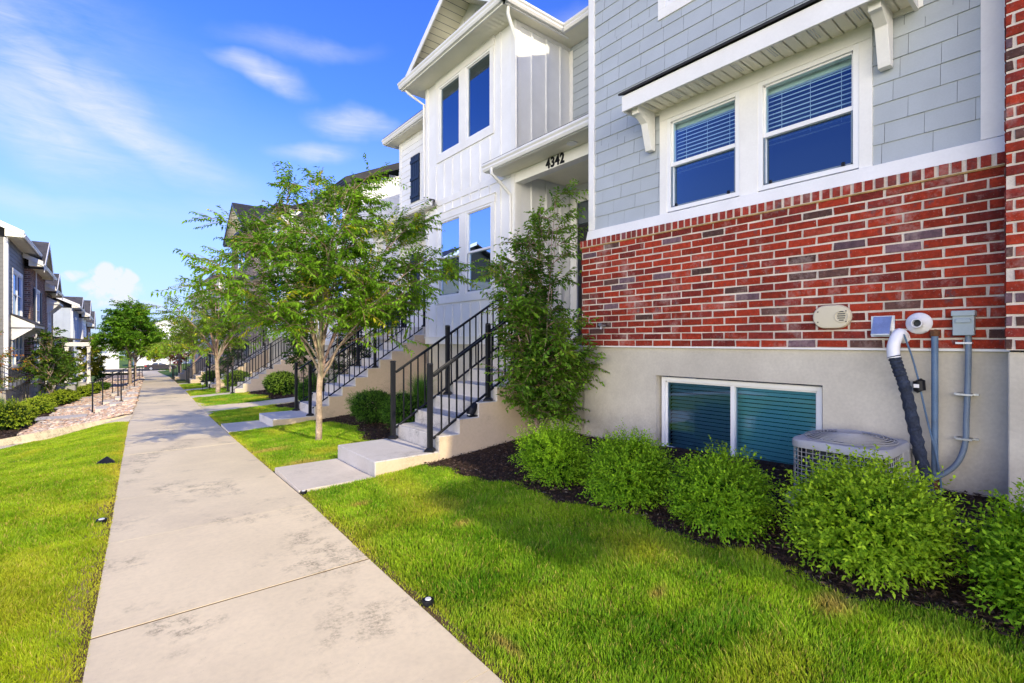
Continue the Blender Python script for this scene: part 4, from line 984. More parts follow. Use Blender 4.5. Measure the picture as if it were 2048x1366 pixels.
def stairs(label, y0, y1, xp, xr, zp, n, zt_, xend, ylt=None, pad=True):
    t = thing('entry_stairs', label, 'stairs', (xr, y0, zp), 'concrete entry stairs up to the right row')
    rise = (zt_ - zp) / n; run = (xend - xr) / (n - 1)
    poly = [(xr, zp - .9)]
    for k in range(n):
        poly += [(xr + run * k, zp + rise * k), (xr + run * k, zp + rise * (k + 1))]
    xl_ = xend + (.75 if ylt is None else ylt)
    poly += [(xl_, zt_), (xl_, zp - .9)]
    mb = MB(); mb.prism(poly, 1, y0, y1); mb.build('steps', MT['step'], t, bevel=.009)
    if pad:
        mb = MB(); mb.box(xp, xr - .002, y0 + .002, y1 - .002, zp - .5, zp); mb.build('landing_pad', MT['step'], t, bevel=.012)
    # rendered cheeks are a shade warmer than the treads
    mb = MB()
    for yy in (y0 - .004,):
        pl = [(x, z) for x, z in poly]; pl = [(x + (.006 if 0 < i < len(poly) - 2 else 0), z - .012) for i, (x, z) in enumerate(pl)]
        mb.face([(x, yy, z) for x, z in pl])
        if pad: mb.face([(xp + .012, yy + .004, zp - .5), (xr, yy + .004, zp - .5), (xr, yy + .004, zp - .014), (xp + .012, yy + .004, zp - .014)])
    mb.build('rendered_cheek', MT['step_side'], t)
    return rise, run
BAL = {}
def rail(label, y, xa, za, xb, zb, posts, run_dir='x', group='black metal stair railings', grab=False, hgt=.83, clear=.145):
    """raked guard: (xa, za) .. (xb, zb) is the line of the top rail's upper edge"""
    t = thing('stair_railing', label, 'railing', (xa, y, za - 1.0), group)
    sl = (zb - za) / (xb - xa); P_ = (lambda s, z: (s, y, z)) if run_dir == 'x' else (lambda s, z: (y, s, z))
    def bar(z0, z1, w, d, name, s0=xa, s1=xb):
        mb = MB(); c = w / 2
        if run_dir == 'x': mb.hexa([(s0, y - c, z0 - d), (s1, y - c, z1 - d), (s1, y + c, z1 - d), (s0, y + c, z0 - d), (s0, y - c, z0), (s1, y - c, z1), (s1, y + c, z1), (s0, y + c, z0)])
        else: mb.hexa([(y - c, s0, z0 - d), (y + c, s0, z0 - d), (y + c, s1, z1 - d), (y - c, s1, z1 - d), (y - c, s0, z0), (y + c, s0, z0), (y + c, s1, z1), (y - c, s1, z1)])
        mb.build(name, MT['black_metal'], t, bevel=.003)
    bar(za, zb, .042, .034, 'top_rail'); bar(za - hgt + .03, zb - hgt + .03, .034, .028, 'bottom_rail')
    ps = sorted(posts)
    for s, z0, z1 in ps:
        mb = MB(); p = P_(s, 0); c = .029
        mb.box(p[0] - c, p[0] + c, p[1] - c, p[1] + c, z0, z1 - .02); po = mb.build('post', MT['black_metal'], t, bevel=.004)
        mb = MB(); mb.tube([(p[0], p[1], z1 - .022), (p[0], p[1], z1 - .012), (p[0], p[1], z1)], [.047, .047, .034], 4); mb.build('post_cap', MT['black_metal'], po)
        mb = MB(); mb.tube([(p[0], p[1], z0), (p[0], p[1], z0 + .022), (p[0], p[1], z0 + .042), (p[0], p[1], z0 + .05)], [.085, .085, .06, .046], 4); mb.build('base_plate', MT['black_metal'], po)
    # individual balusters, copies of one mesh
    key = round(hgt, 2)
    if key not in BAL:
        mb = MB(); c = .0085; mb.box(-c, c, -c, c, -hgt + .02, -.03); m_ = bpy.data.meshes.new('baluster'); m_.from_pydata(mb.v, [], mb.f); m_.materials.append(MT['black_metal']); BAL[key] = m_
    n = int((xb - xa) / .113); org = Vector(t.location)
    for k in range(1, n):
        s = xa + (xb - xa) * k / n
        if any(abs(s - q[0]) < .05 for q in posts): continue
        z = za + sl * (s - xa); o = bpy.data.objects.new('baluster', BAL[key]); COL.objects.link(o); o.parent = t; o.location = Vector(P_(s, z)) - org
    if grab:
        mb = MB(); yy = y + .07; mb.tube([P_(xa, za - .02)[:1] + (yy,) + (za - .02,), (xb, yy, zb - .02)], .017, 8); mb.build('grab_rail', MT['black_metal'], t, True)
        mb = MB()
        for s, z0, z1 in ps: mb.tube([(s, y, za + sl * (s - xa) - .06), (s, yy, za + sl * (s - xa) - .02)], .008, 6)
        mb.build('grab_bracket', MT['black_metal'], t)
    return t

def stair_rails(lab, y0, y1, xr, zp, rise, run, n, ztop, grab=False):
    sl = rise / run; xa = xr - .03; za = zp + .975; L = (n - 1) * run
    for yy, w in ((y0 + .08, 'near'), (y1 - .08, 'far')):
        mid = n // 2; xm = xr + run * (mid - .5) - run * .5 + .2; km = int((xm - xr) / run); 
        xe_ = xr + L - .02; ze_ = za + sl * (xe_ - xa)
        posts = [(xr - .08, zp, zp + 1.12)]
        k4 = max(3, n // 2); xm = xr + run * (k4 - .3) ; posts.append((xm, zp + rise * (k4 + 0), za + sl * (xm - xa) + .14))
        posts.append((xe_ + .05, ztop, ze_ + .12))
        rail(lab.format(w), yy, xa, za, xe_, ze_, posts, grab=grab and w == 'near')
r1 = stairs('nearest concrete stairs rising to the entry numbered 4342', 5.43, 6.65, 2.36, 3.21, .185, 7, ZF, 5.06, ylt=.9)
mb = MB()
stair_rails('{} side black railing of the nearest concrete stairs', 5.43, 6.65, 3.21, .185, r1[0], r1[1], 7, ZF, grab=True)
lt = thing('porch_landing', 'concrete landing at the top of the nearest stairs', 'landing', (5.1, 5, ZF))
for q in ((4.70, 5.425), (6.655, 7.38)):
    mb = MB(); mb.box(5.10, 6.03, *q, ZF - .35, ZF - .001); mb.build('slab', MT['step'], lt, bevel=.008)
for q in ((4.72, 5.42), (6.66, 7.36)):
    mb = MB(); mb.box(5.14, 6.0, *q, -.3, ZF - .352); mb.build('base', MT['stucco'], lt)
r2 = stairs('second concrete stairs, behind the slender trunk of the near tree', 10.98, 12.18, 2.56, 3.41, -.03, 10, ZP2, 6.09, ylt=.05)
stair_rails('{} side black railing of the second concrete stairs', 10.98, 12.18, 3.41, -.03, r2[0], r2[1], 10, ZP2)
rail('black guard rail along the porch above the second stairs', 6.14, 12.28, ZP2 + .92, 15.0, ZP2 + .92, [(12.3, ZP2, ZP2 + .97), (13.6, ZP2, ZP2 + .97), (14.93, ZP2, ZP2 + .97)], run_dir='y')
for y_, zt_, n, lab in ((22.7, H - .2, 10, 'third concrete stairs beyond the cross path'), (28.8, H - .25, 10, 'fourth concrete stairs, past the two lantern lights'), (37.5, H - .5, 9, 'fifth concrete stairs, far down the walk'), (47.5, H - 1.4, 7, 'farthest concrete stairs down the walk')):
    zp = g(3.85, y_) + .02; rr = stairs(lab, y_, y_ + 1.2, 3.0, 3.88, zp, n, zt_, 3.88 + (n - 1) * .29, ylt=.4, pad=False)
    stair_rails('{} side black railing of the ' + lab.split(',')[0].split(' beyond')[0], y_, y_ + 1.2, 3.88, zp, rr[0], rr[1], n, zt_)
# left handrails
def hand_rail(label, y, pts, grp='short black handrails on the left bank'):
    t = thing('handrail', label, 'handrail', (pts[0][0], y, pts[0][1]), grp)
    for x, z0, z1 in pts:
        mb = MB(); mb.box(x - .024, x + .024, y - .024, y + .024, z0, z1); po = mb.build('post', MT['black_metal'], t)
        mb = MB(); mb.box(x - .06, x + .06, y - .06, y + .06, z0, z0 + .02); mb.build('base_plate', MT['black_metal'], po)
    mb = MB(); mb.tube([(pts[0][0] - .1, y, pts[0][2] - .03)] + [(x, y, z1 - .03) for x, _, z1 in pts] + [(pts[-1][0] + .08, y, pts[-1][2] - .03)], .022, 6); mb.build('top_rail', MT['black_metal'], t)
hand_rail('nearest black handrail beside the pale rock bed', 25.1, [(-.6, -1.3, .01), (.27, -.80, .42)])
hand_rail('second black handrail on the left bank', 29.5, [(-.35, -1.45, -.2), (.2, -1.0, .14)])
hand_rail('third black handrail by the round green tree', 36.2, [(.0, -1.6, -.15), (.48, -1.35, .0), (1.0, -1.1, .2)])
hand_rail('fourth handrail near the far end of the bank', 52, [(1.0, -2.2, -.8), (1.75, -1.75, -.5)])
hand_rail('smallest farthest handrail beside the walk', 60, [(1.6, -2.4, -1.1), (2.25, -2.0, -.8)])
rail('black stair railing in front of the charcoal house', 28.7, -5.2, H + .1, -2.72, H - 1.35, [(-2.75, g(-2.75, 28.7), g(-2.75, 28.7) + 1.15), (-4.2, H - 1.7, H - .35)])
rail('second black stair railing in front of the charcoal house', 27.7, -5.2, H + .1, -2.72, H - 1.35, [(-2.75, g(-2.75, 27.7), g(-2.75, 27.7) + 1.15), (-4.2, H - 1.7, H - .35)])
t = thing('entry_stairs', 'concrete stairs beside the charcoal house on the left', 'stairs', (-3, 28, -1.4))
mb = MB(); zg = g(-2.9, 28)
poly = [(-2.85, zg - .5)]
for k in range(7): poly += [(-2.85 - .3 * k, zg + .18 * k), (-2.85 - .3 * k, zg + .18 * (k + 1))]
poly += [(-6.5, zg + 1.26), (-6.5, zg - .5)]
mb.prism(poly, 1, 27.7, 28.8); mb.build('steps', MT['step'], t)
# ================================================================== things on and by the near wall
def rbox2d(x0, x1, y0, y1, r, n=6):
    P_ = []
    for cx, cy_, a in ((x1 - r, y1 - r, 0), (x0 + r, y1 - r, 90), (x0 + r, y0 + r, 180), (x1 - r, y0 + r, 270)):
        for k in range(n + 1): t = R(a + 90 * k / n); P_.append((cx + r * math.cos(t), cy_ + r * math.sin(t)))
    return P_
# air conditioner
ax0, ax1, ay0, ay1 = 4.26, 4.94, 1.04, 1.69; az0, az1 = .32, H - .79
ac = thing('air_conditioner', 'gray outdoor air conditioner with round fan grille beside the wall', 'air conditioner', (4.3, 1.26, az0))
pl = rbox2d(ax0, ax1, ay0, ay1, .13)
mb = MB(); mb.prism(rbox2d(ax0 + .05, ax1 - .05, ay0 + .05, ay1 - .05, .1), 2, az0 + .03, az1 - .26); mb.prism(rbox2d(ax0 + .02, ax0 + .05, ay0 + .12, ay1 - .12, .01), 2, az0 + .03, az1 - .05); mb.prism(rbox2d(ax0 + .12, ax1 - .12, ay0 + .02, ay0 + .05, .01), 2, az0 + .03, az1 - .05); mb.prism(rbox2d(ax0 + .12, ax1 - .12, ay1 - .05, ay1 - .02, .01), 2, az0 + .03, az1 - .05); mb.build('fins', MT['ac_dark'], ac)
mb = MB(); pin = rbox2d(ax0 - .012, ax1 + .012, ay0 - .012, ay1 + .012, .14); n = len(pin)
cx, cyy = (ax0 + ax1) / 2, (ay0 + ay1) / 2; rf = .315
ring = []
for i in range(n):      # lid with a round hole
    a = math.atan2(pin[i][1] - cyy, pin[i][0] - cx); ring.append((cx + rf * math.cos(a), cyy + rf * math.sin(a)))
V_ = [(x, y, az1 - .055) for x, y in pin] + [(x, y, az1 - .01) for x, y in pin] + [(cx + (x - cx) * .965, cyy + (y - cyy) * .965, az1 + .006) for x, y in pin] + [(x, y, az1 + .012) for x, y in ring] + [(x, y, az1 - .05) for x, y in ring]
b0 = len(mb.v); mb.v += V_; mb.c += [(1, 1, 1)] * len(V_)
for L_ in range(4):
    for i in range(n): j = (i + 1) % n; mb.f.append((b0 + L_ * n + i, b0 + L_ * n + j, b0 + (L_ + 1) * n + j, b0 + (L_ + 1) * n + i))
mb.build('lid', MT['ac_metal'], ac, True)
mb = MB()
for k in range(11): rr = .085 + k * .0225; mb.torus((cx, cyy, az1 + .055 - .05 * (rr / .33) ** 3 + .004), rr, .0042, 44, 5)
for k in range(8):
    a = k * math.pi / 4 + .2; mb.tube([(cx + r_ * math.cos(a + r_ * .5), cyy + r_ * math.sin(a + r_ * .5), az1 + .050 - .05 * (r_ / .33) ** 3) for r_ in (.05, .13, .2, .27, .315, .335)], .005, 5)
mb.disc((cx, cyy, az1 + .052), .09, .008); gr = mb.build('fan_grille', MT['ac_metal'], ac)
mb = MB()
for k in range(4):
    a = k * math.pi / 2 + .4
    mb.hexa([(cx + r_ * math.cos(a + d_), cyy + r_ * math.sin(a + d_), az1 - .10 + h_) for r_, d_, h_ in ((.05, -.3, 0), (.3, -.25, 0), (.3, .35, .04), (.05, .3, .04))] + [(cx + r_ * math.cos(a + d_), cyy + r_ * math.sin(a + d_), az1 - .096 + h_) for r_, d_, h_ in ((.05, -.3, 0), (.3, -.25, 0), (.3, .35, .04), (.05, .3, .04))])
mb.disc((cx, cyy, az1 - .14), .07, .08); mb.build('fan', MT['ac_dark'], ac)
mb = MB(); po_ = rbox2d(ax0, ax1, ay0, ay1, .13)
for z in frange(az0 + .07, az1 - .09, 9): mb.tube([(x, y, z) for x, y in po_ + po_[:1]], .0028, 4, False)
per = []
for i in range(len(po_)):
    p, q = Vector(po_[i]), Vector(po_[(i + 1) % len(po_)]); m_ = max(1, int((q - p).length / .045))
    for k in range(m_): per.append(p + (q - p) * k / m_)
for p in per[::1]: mb.tube([(p.x, p.y, az0 + .05), (p.x, p.y, az1 - .05)], .0028, 4, False)
mb.build('wire_guard', MT['ac_metal'], ac)
mb = MB(); mb.box(ax1 - .26, ax1 + .006, ay0 - .006, ay0 + .12, az0 + .02, az1 - .055); mb.box(ax0 - .02, ax1 + .02, ay0 - .02, ay1 + .02, az0 - .12, az0 + .03); mb.build('service_panel', MT['ac_metal'], ac, bevel=.012)

WB = lambda y, z, o: (XB - .008 - o, y, z)
# positions along the wall are Y, heights Z
vc = thing('vent_cover', 'cream oval vent cover screwed to the brick wall', 'vent', WB(1.43, H + .19, 0))
mb = MB(); o_ = [(y, z) for y, z in rbox2d(1.295, 1.555, H + .10, H + .28, .089, 8)]
V0 = len(mb.v); n = len(o_); c_ = (1.425, H + .19)
for o, k in ((0, 1.0), (.028, 1.0), (.038, .94), (.040, .80)): mb.v += [WB(c_[0] + (y - c_[0]) * k, c_[1] + (z - c_[1]) * k, o) for y, z in o_]; mb.c += [(1, 1, 1)] * n
for L_ in range(3):
    for i in range(n): j = (i + 1) % n; mb.f.append((L_ * n + i, L_ * n + j, (L_ + 1) * n + j, (L_ + 1) * n + i))
mb.f.append(tuple(3 * n + i for i in range(n))); mb.build('cover', MT['cream_plastic'], vc, True)
mb = MB()
for k in range(5): w_ = (.5, .8, .9, .8, .5)[k] * .03; mb.wbox(WB, 1.355 - w_, 1.355 + w_, H + .158 + k * .016, H + .166 + k * .016, .0405, .043)
mb.build('slots', MT['dark_room'], vc)
for y, z in ((1.325, H + .15), (1.325, H + .23), (1.515, H + .15), (1.515, H + .23)):
    mb = MB(); mb.wbox(WB, y - .004, y + .004, z - .004, z + .004, .0395, .044); mb.build('screw', MT['dark_room'], vc)
mb = MB(); mb.torus(WB(1.355, H + .19, .042), .043, .004, 24, 6, 'x'); mb.build('ring', MT['cream_plastic'], vc)
# dryer hood
dv = thing('dryer_vent', 'square galvanised vent hood on the brick wall', 'vent', WB(1.11, H + .1, 0))
mb = MB(); mb.wbox(WB, 1.035, 1.175, H + .035, H + .185, 0, .008)
mb.build('flange', MT['galv'], dv)
mb = MB(); mb.face([WB(1.05, H + .18, .01), WB(1.16, H + .18, .01), WB(1.16, H + .055, .075), WB(1.05, H + .055, .075)])
mb.face([WB(1.05, H + .18, .01), WB(1.05, H + .055, .075), WB(1.05, H + .045, .01)]); mb.face([WB(1.16, H + .18, .01), WB(1.16, H + .055, .075), WB(1.16, H + .045, .01)])
mb.face([WB(1.05, H + .045, .075), WB(1.16, H + .045, .075), WB(1.16, H + .055, .075), WB(1.05, H + .055, .075)]); mb.build('hood', MT['galv'], dv)
mb = MB(); mb.face([WB(1.055, H + .05, .02), WB(1.155, H + .05, .02), WB(1.155, H + .05, .07), WB(1.055, H + .05, .07)]); mb.build('flap', MT['cream_plastic'], dv)
# flue
fl = thing('flue_outlet', 'white round plastic flue outlet with a dark mouth', 'flue', WB(.915, H + .13, 0))
mb = MB(); c0 = (.90, H + .125)
prof = [(.074, 0), (.074, .006), (.068, .014), (.046, .03), (.032, .045), (.030, .075), (.025, .075), (.024, .02)]
n = 32
for r_, o in prof:
    for k in range(n): a = 2 * math.pi * k / n; mb.v.append(WB(c0[0] + r_ * math.cos(a), c0[1] + r_ * math.sin(a), o)); mb.c.append((1, 1, 1))
for L_ in range(len(prof) - 1):
    for i in range(n): j = (i + 1) % n; mb.f.append((L_ * n + i, L_ * n + j, (L_ + 1) * n + j, (L_ + 1) * n + i))
mb.build('cone', MT['white_pvc'], fl, True)
mb = MB(); n = 20; mb.face([WB(c0[0] + .025 * math.cos(6.283 * k / n), c0[1] + .025 * math.sin(6.283 * k / n), .03) for k in range(n)]); mb.build('mouth', MT['dark_room'], fl)
# disconnect box with conduit and clamps
db = thing('junction_box', 'gray metal electrical box with conduit running down the wall', 'electrical box', WB(.70, H + .13, 0))
yb = .665
mb = MB(); mb.wbox(WB, yb - .052, yb + .052, H + .04, H + .19, 0, .06); mb.build('body', MT['gray_paint_box'], db, bevel=.004)
mb = MB(); mb.wbox(WB, yb - .058, yb + .058, H + .165, H + .20, 0, .072); mb.wbox(WB, yb - .038, yb + .038, H + .12, H + .148, .06, .07); mb.build('lid', MT['gray_paint_box'], db, bevel=.005)
mb = MB(); X_ = XB - .03
pts = [(X_, yb - .02, H + .05), (X_, yb - .02, H - .1), (X_ + .01, yb - .015, H - .3), (X_, yb - .01, H - .5), (X_, yb - .005, H - .66), (X_ - .01, yb + .03, H - .79), (X_ - .03, yb + .10, H - .88), (X_ - .05, yb + .2, H - .95), (X_ - .1, yb + .32, H - 1.0)]
def smooth(pts, n=5):
    P_ = [Vector(p) for p in pts]; P_ = [P_[0]] + P_ + [P_[-1]]; o = []
    for i in range(1, len(P_) - 2):
        for k in range(n):
            t = k / n; a, b, c, d = P_[i - 1:i + 3]
            o.append(.5 * ((2 * b) + (c - a) * t + (2 * a - 5 * b + 4 * c - d) * t * t + (3 * b - a - 3 * c + d) * t ** 3))
    return o + [P_[-2]]
mb.tube(smooth(pts), .0165, 10); mb.build('conduit', MT['gray_conduit'], db, True)
mb = MB()
for z in (H - .01, H - .345, H - .635): mb.box(XB - .052, XB + .03, yb - .04, yb - .0 + .04, z - .006, z + .006); mb.box(XB - .0, XB + .032, yb - .065, yb + .055, z - .006, z + .006)
mb.build('clamp', MT['galv'], db)
# straight pipe
gp = thing('wall_pipe', 'straight blue pipe with rusty fittings between foam hose and conduit', 'pipe', (XB - .05, .86, .6))
mb = MB(); mb.tube([(XB - .045, .81, H + .035), (XB - .045, .81, H - .93)], .019, 12); mb.build('pipe', MT['blue_pipe'], gp, True)
mb = MB(); mb.tube([(XB - .045, .81, H + .035), (XB - .045, .81, H + .075)], .026, 8); mb.tube([(XB - .045, .81, H + .06), (XB + .01, .81, H + .06)], .022, 8); mb.build('fitting', MT['rust'], gp); mb = MB()
for a_, b_, r_ in ((-.93, -.90, .028), (-.97, -.93, .036), (-1.05, -.97, .028)): mb.tube([(XB - .045, .81, H + a_), (XB - .045, .81, H + b_)], r_, 8)
mb.build('fitting', MT['rust'], gp)
# refrigerant hose
rh = thing('insulated_hose', 'black ribbed foam hose with white elbow coming out of the brick', 'hose', (XB - .1, 1.0, .9))
mb = MB(); mb.tube(smooth([(XB + .01, .985, H + .02), (XB - .07, .995, H + .055), (XB - .115, 1.012, H + .0), (XB - .125, 1.018, H - .06), (XB - .13, 1.012, H - .115)]), .038, 12); mb.build('white_elbow', MT['white_pvc'], rh, True)
pts = smooth([(XB - .13, 1.012, H - .10), (XB - .13, .985, H - .2), (XB - .13, .948, H - .333), (XB - .14, .891, H - .63), (XB - .15, .835, H - .93), (XB - .16, .80, H - 1.1)], 14)
mb = MB(); rnd = random.Random(2); mb.tube(pts, [.036 + .0035 * math.sin(i * 1.9) + rnd.uniform(-.002, .002) for i in range(len(pts))], 14); mb.build('foam_sleeve', MT['black_foam'], rh, True)
mb = MB(); mb.tube(smooth([(XB - .10, .965, H + .05), (XB - .06, .93, H - .1), (XB - .05, .905, H - .22), (XB - .05, .893, H - .27)]), .006, 6)
mb.tube(smooth([(XB - .05, .885, H - .33), (XB - .05, .845, H - .55), (XB - .07, .80, H - .75), (XB - .07, .775, H - .93), (XB - .08, .775, H - 1.05)]), .006, 6); mb.build('thin_tube', MT['blue_pipe'], rh)
mb = MB(); mb.tube([(XB - .05, .898, H - .262), (XB - .05, .893, H - .27), (XB - .05, .889, H - .335), (XB - .05, .884, H - .343)], [.02, .034, .034, .02], 14); mb.build('filter_can', MT['black_metal'], rh, True)
mb = MB(); mb.box(XB - .0855, XB - .0835, .885, .915, H - .315, H - .29); mb.build('paper_label', MT['vinyl'], rh)
# hose bib on brick
hb = thing('hose_tap', 'small metal hose tap on the brick beside the tall shrub', 'tap', (XB, 4.25, H))
mb = MB(); mb.tube([(XB, 4.27, H + .21), (XB - .08, 4.27, H + .21)], .013, 8); mb.tube([(XB - .08, 4.27, H + .22), (XB - .09, 4.27, H + .16)], .014, 8); mb.disc((XB - .11, 4.27, H + .22), .026, .02, 'x', 10); mb.build('tap_body', MT['galv'], hb)

for q_ in (vc, dv, fl, db, gp, rh):      # fittings drawn at 1 : 1.165, brought to full size on the wall
    for o_ in q_.children:
        l_ = o_.location + q_.location
        for v_ in o_.data.vertices: v_.co = (XB + 1.165 * (v_.co.x - XB), 1.165 * v_.co.y - .035, H + 1.165 * (v_.co.z - H))
    old = q_.location.copy(); new = Vector((XB + 1.165 * (old.x - XB), 1.165 * old.y - .035, H + 1.165 * (old.z - H))); q_.location = new
    for o_ in q_.children: o_.location = -new
# ------------------------------------------------------------------ small lights
def spot(label, x, y, r=.035, grp='round lights sunk beside the pavement'):
    t = thing('ground_light', label, 'light', (x, y, g(x, y)), grp); z = g(x, y)
    mb = MB(); mb.tube([(x, y, z - .03), (x, y, z + .022), (x, y, z + .030), (x, y, z + .030), (x, y, z + .02)], [r * .9, r, r * .95, r * .78, r * .74], 18); mb.build('black_cup', MT['black_metal'], t, True)
    mb = MB(); mb.tube([(x, y, z + .02), (x, y, z + .034)], [r * .72, r * .5], 18); mb.build('lens', MT['lens'], t)
spot('small round black light at the left pavement edge', -.075, 5.68, .042); spot('small round light at the right pavement edge in the foreground', 1.475, 2.62)
spot('small round light where the near walkway meets the pavement', 1.555, 5.38)
spot('small round light at the left edge, closest to the camera', -.16, 2.95)
t = thing('path_cover', 'black plastic flap lying on the grass by the pavement', 'cover', (-.06, 9, -.1)); mb = MB(); z = g(-.06, 9)
mb.v += [(-.20, 8.95, z), (.03, 8.92, z + .01), (.03, 9.12, z), (-.18, 9.15, z), (-.06, 9.02, z + .10)]; mb.c += [(1, 1, 1)] * 5; mb.f += [(0, 1, 4), (1, 2, 4), (2, 3, 4), (3, 0, 4), (0, 3, 2, 1)]; mb.build('flap', MT['black_metal'], t)
for i, (x, y) in enumerate(((3.35, 27.6), (3.62, 27.5))):
    t = thing('lantern_light', ('left' if i == 0 else 'right') + ' of two small black path lanterns on the far lawn', 'light', (x, y, g(x, y)), 'black path lanterns'); z = g(x, y)
    mb = MB(); mb.tube([(x, y, z), (x, y, z + .3)], .012, 6); mb.build('stake', MT['black_metal'], t)
    mb = MB(); mb.tube([(x, y, z + .3), (x, y, z + .42)], [.06, .07], 4); mb.build('lantern', MT['lens'], t)
    mb = MB(); mb.tube([(x, y, z + .42), (x, y, z + .5)], [.12, .02], 4); mb.build('hood', MT['black_metal'], t)
t = thing('step_light', 'small black spotlight on the second tread of the near stairs', 'light', (3.78, 5.5, .57)); z = .185 + 2 * r1[0]
mb = MB(); mb.box(3.72, 3.84, 5.45, 5.56, z, z + .02); mb.tube([(3.73, 5.50, z + .03), (3.77, 5.5, z + .10), (3.83, 5.5, z + .17)], [.055, .06, .04], 12); mb.build('housing', MT['black_metal'], t, bevel=.004)
mb = MB(); mb.disc((3.722, 5.5, z + .055), .035, -.006, 'x', 12); mb.build('lens', MT['lens'], t)

# ------------------------------------------------------------------ second air conditioner on the left
t = thing('air_conditioner', 'pale air conditioner among the shrubs by the left houses', 'air conditioner', (-1.95, 36, -1.6)); z = g(-1.95, 36)
mb = MB(); mb.prism(rbox2d(-2.35, -1.55, 35.6, 36.4, .1), 2, z, z + .84); mb.build('case', MT['ac_metal'], t)
mb = MB(); mb.prism(rbox2d(-2.37, -1.53, 35.58, 36.42, .1), 2, z + .84, z + .9); mb.build('lid', MT['vinyl'], t)
mb = MB()
for k in range(9): mb.torus((-1.95, 36, z + .91), .08 + k * .03, .006, 24, 4)
mb.build('fan_grille', MT['ac_dark'], t)

# ------------------------------------------------------------------ car on the cross street
def car(x0, y0, z0):
    t = thing('parked_car', 'dark gray sedan parked on the street at the end of the walk', 'car', (x0 + 2.3, y0, z0))
    body = [(0, .35), (.0, .62), (.06, .86), (.5, .98), (1.0, 1.02), (1.35, 1.1), (3.1, 1.02), (3.35, .95), (4.2, .84), (4.6, .66), (4.68, .40), (4.6, .26), (4.1, .22), (.5, .22), (.08, .28)]
    mb = MB(); n = len(body); w = .88
    for yy, k in ((-w, .0), (-w + .12, .0), (w - .12, .0), (w, .0)):
        for x, z in body: s = .97 if abs(yy) == w else 1.0; mb.v.append((x0 + 2.34 + (x - 2.34) * s, y0 + yy, z0 + .2 + (z - .2) * s)); mb.c.append((1, 1, 1))
    for L_ in range(3):
        for i in range(n): j = (i + 1) % n; mb.f.append((L_ * n + i, L_ * n + j, (L_ + 1) * n + j, (L_ + 1) * n + i))
    mb.f += [tuple(range(n)), tuple(range(3 * n, 4 * n))]; mb.build('body', MT['car_paint'], t, True)
    cab = [(.62, 1.0), (1.15, 1.36), (1.6, 1.45), (2.3, 1.44), (2.8, 1.30), (3.45, .96)]
    mb = MB(); n = len(cab)
    for yy, s in ((-.80, 0), (-.64, 1), (.64, 1), (.80, 0)):
        for x, z in cab: mb.v.append((x0 + x, y0 + (yy if z < 1.1 else (yy * .84)), z0 + (z if s else z - .03 if z > 1.1 else z))); mb.c.append((1, 1, 1))
    for L_ in range(3):
        for i in range(n - 1): j = i + 1; mb.f.append((L_ * n + i, L_ * n + j, (L_ + 1) * n + j, (L_ + 1) * n + i))
    mb.f += [tuple(range(n)), tuple(range(3 * n, 4 * n))]; mb.build('cabin', MT['car_paint'], t, True)
    for q in ([(1.0, 1.03), (1.25, 1.30), (1.68, 1.36), (1.95, 1.36), (1.95, 1.03)], [(2.02, 1.03), (2.02, 1.36), (2.3, 1.35), (2.72, 1.22), (3.15, 1.03)]):
        for sg in (-1, 1):
            mb = MB(); mb.face([(x0 + x, y0 + sg * (.825 if z < 1.1 else .70), z0 + z) for x, z in q]); mb.build('side_window', MT['car_glass'], t)
    for xx in (.92, 3.72):
        for sg in (-1, 1):
            mb = MB(); mb.tube([(x0 + xx, y0 + sg * .70, z0 + .33), (x0 + xx, y0 + sg * .90, z0 + .33)], .33, 24); wv = mb.build('wheel', MT['tyre'], t, True)
            mb = MB(); mb.tube([(x0 + xx, y0 + sg * .895, z0 + .33), (x0 + xx, y0 + sg * .915, z0 + .33)], [.22, .19], 14); mb.build('rim', MT['galv'], wv)
    for sg in (-1, 1):
        mb = MB(); mb.box(x0 + .02, x0 + .30, y0 + sg * .86 - .04, y0 + sg * .86 + .04, z0 + .68, z0 + .88); mb.build('tail_light', MT['red_lamp'], t, bevel=.01)
        mb = MB(); mb.box(x0 + 4.35, x0 + 4.6, y0 + sg * .80 - .05, y0 + sg * .80 + .05, z0 + .6, z0 + .74); mb.build('headlight', MT['lens'], t, bevel=.01)
car(4.3, 107.4, zs(104) - .02)

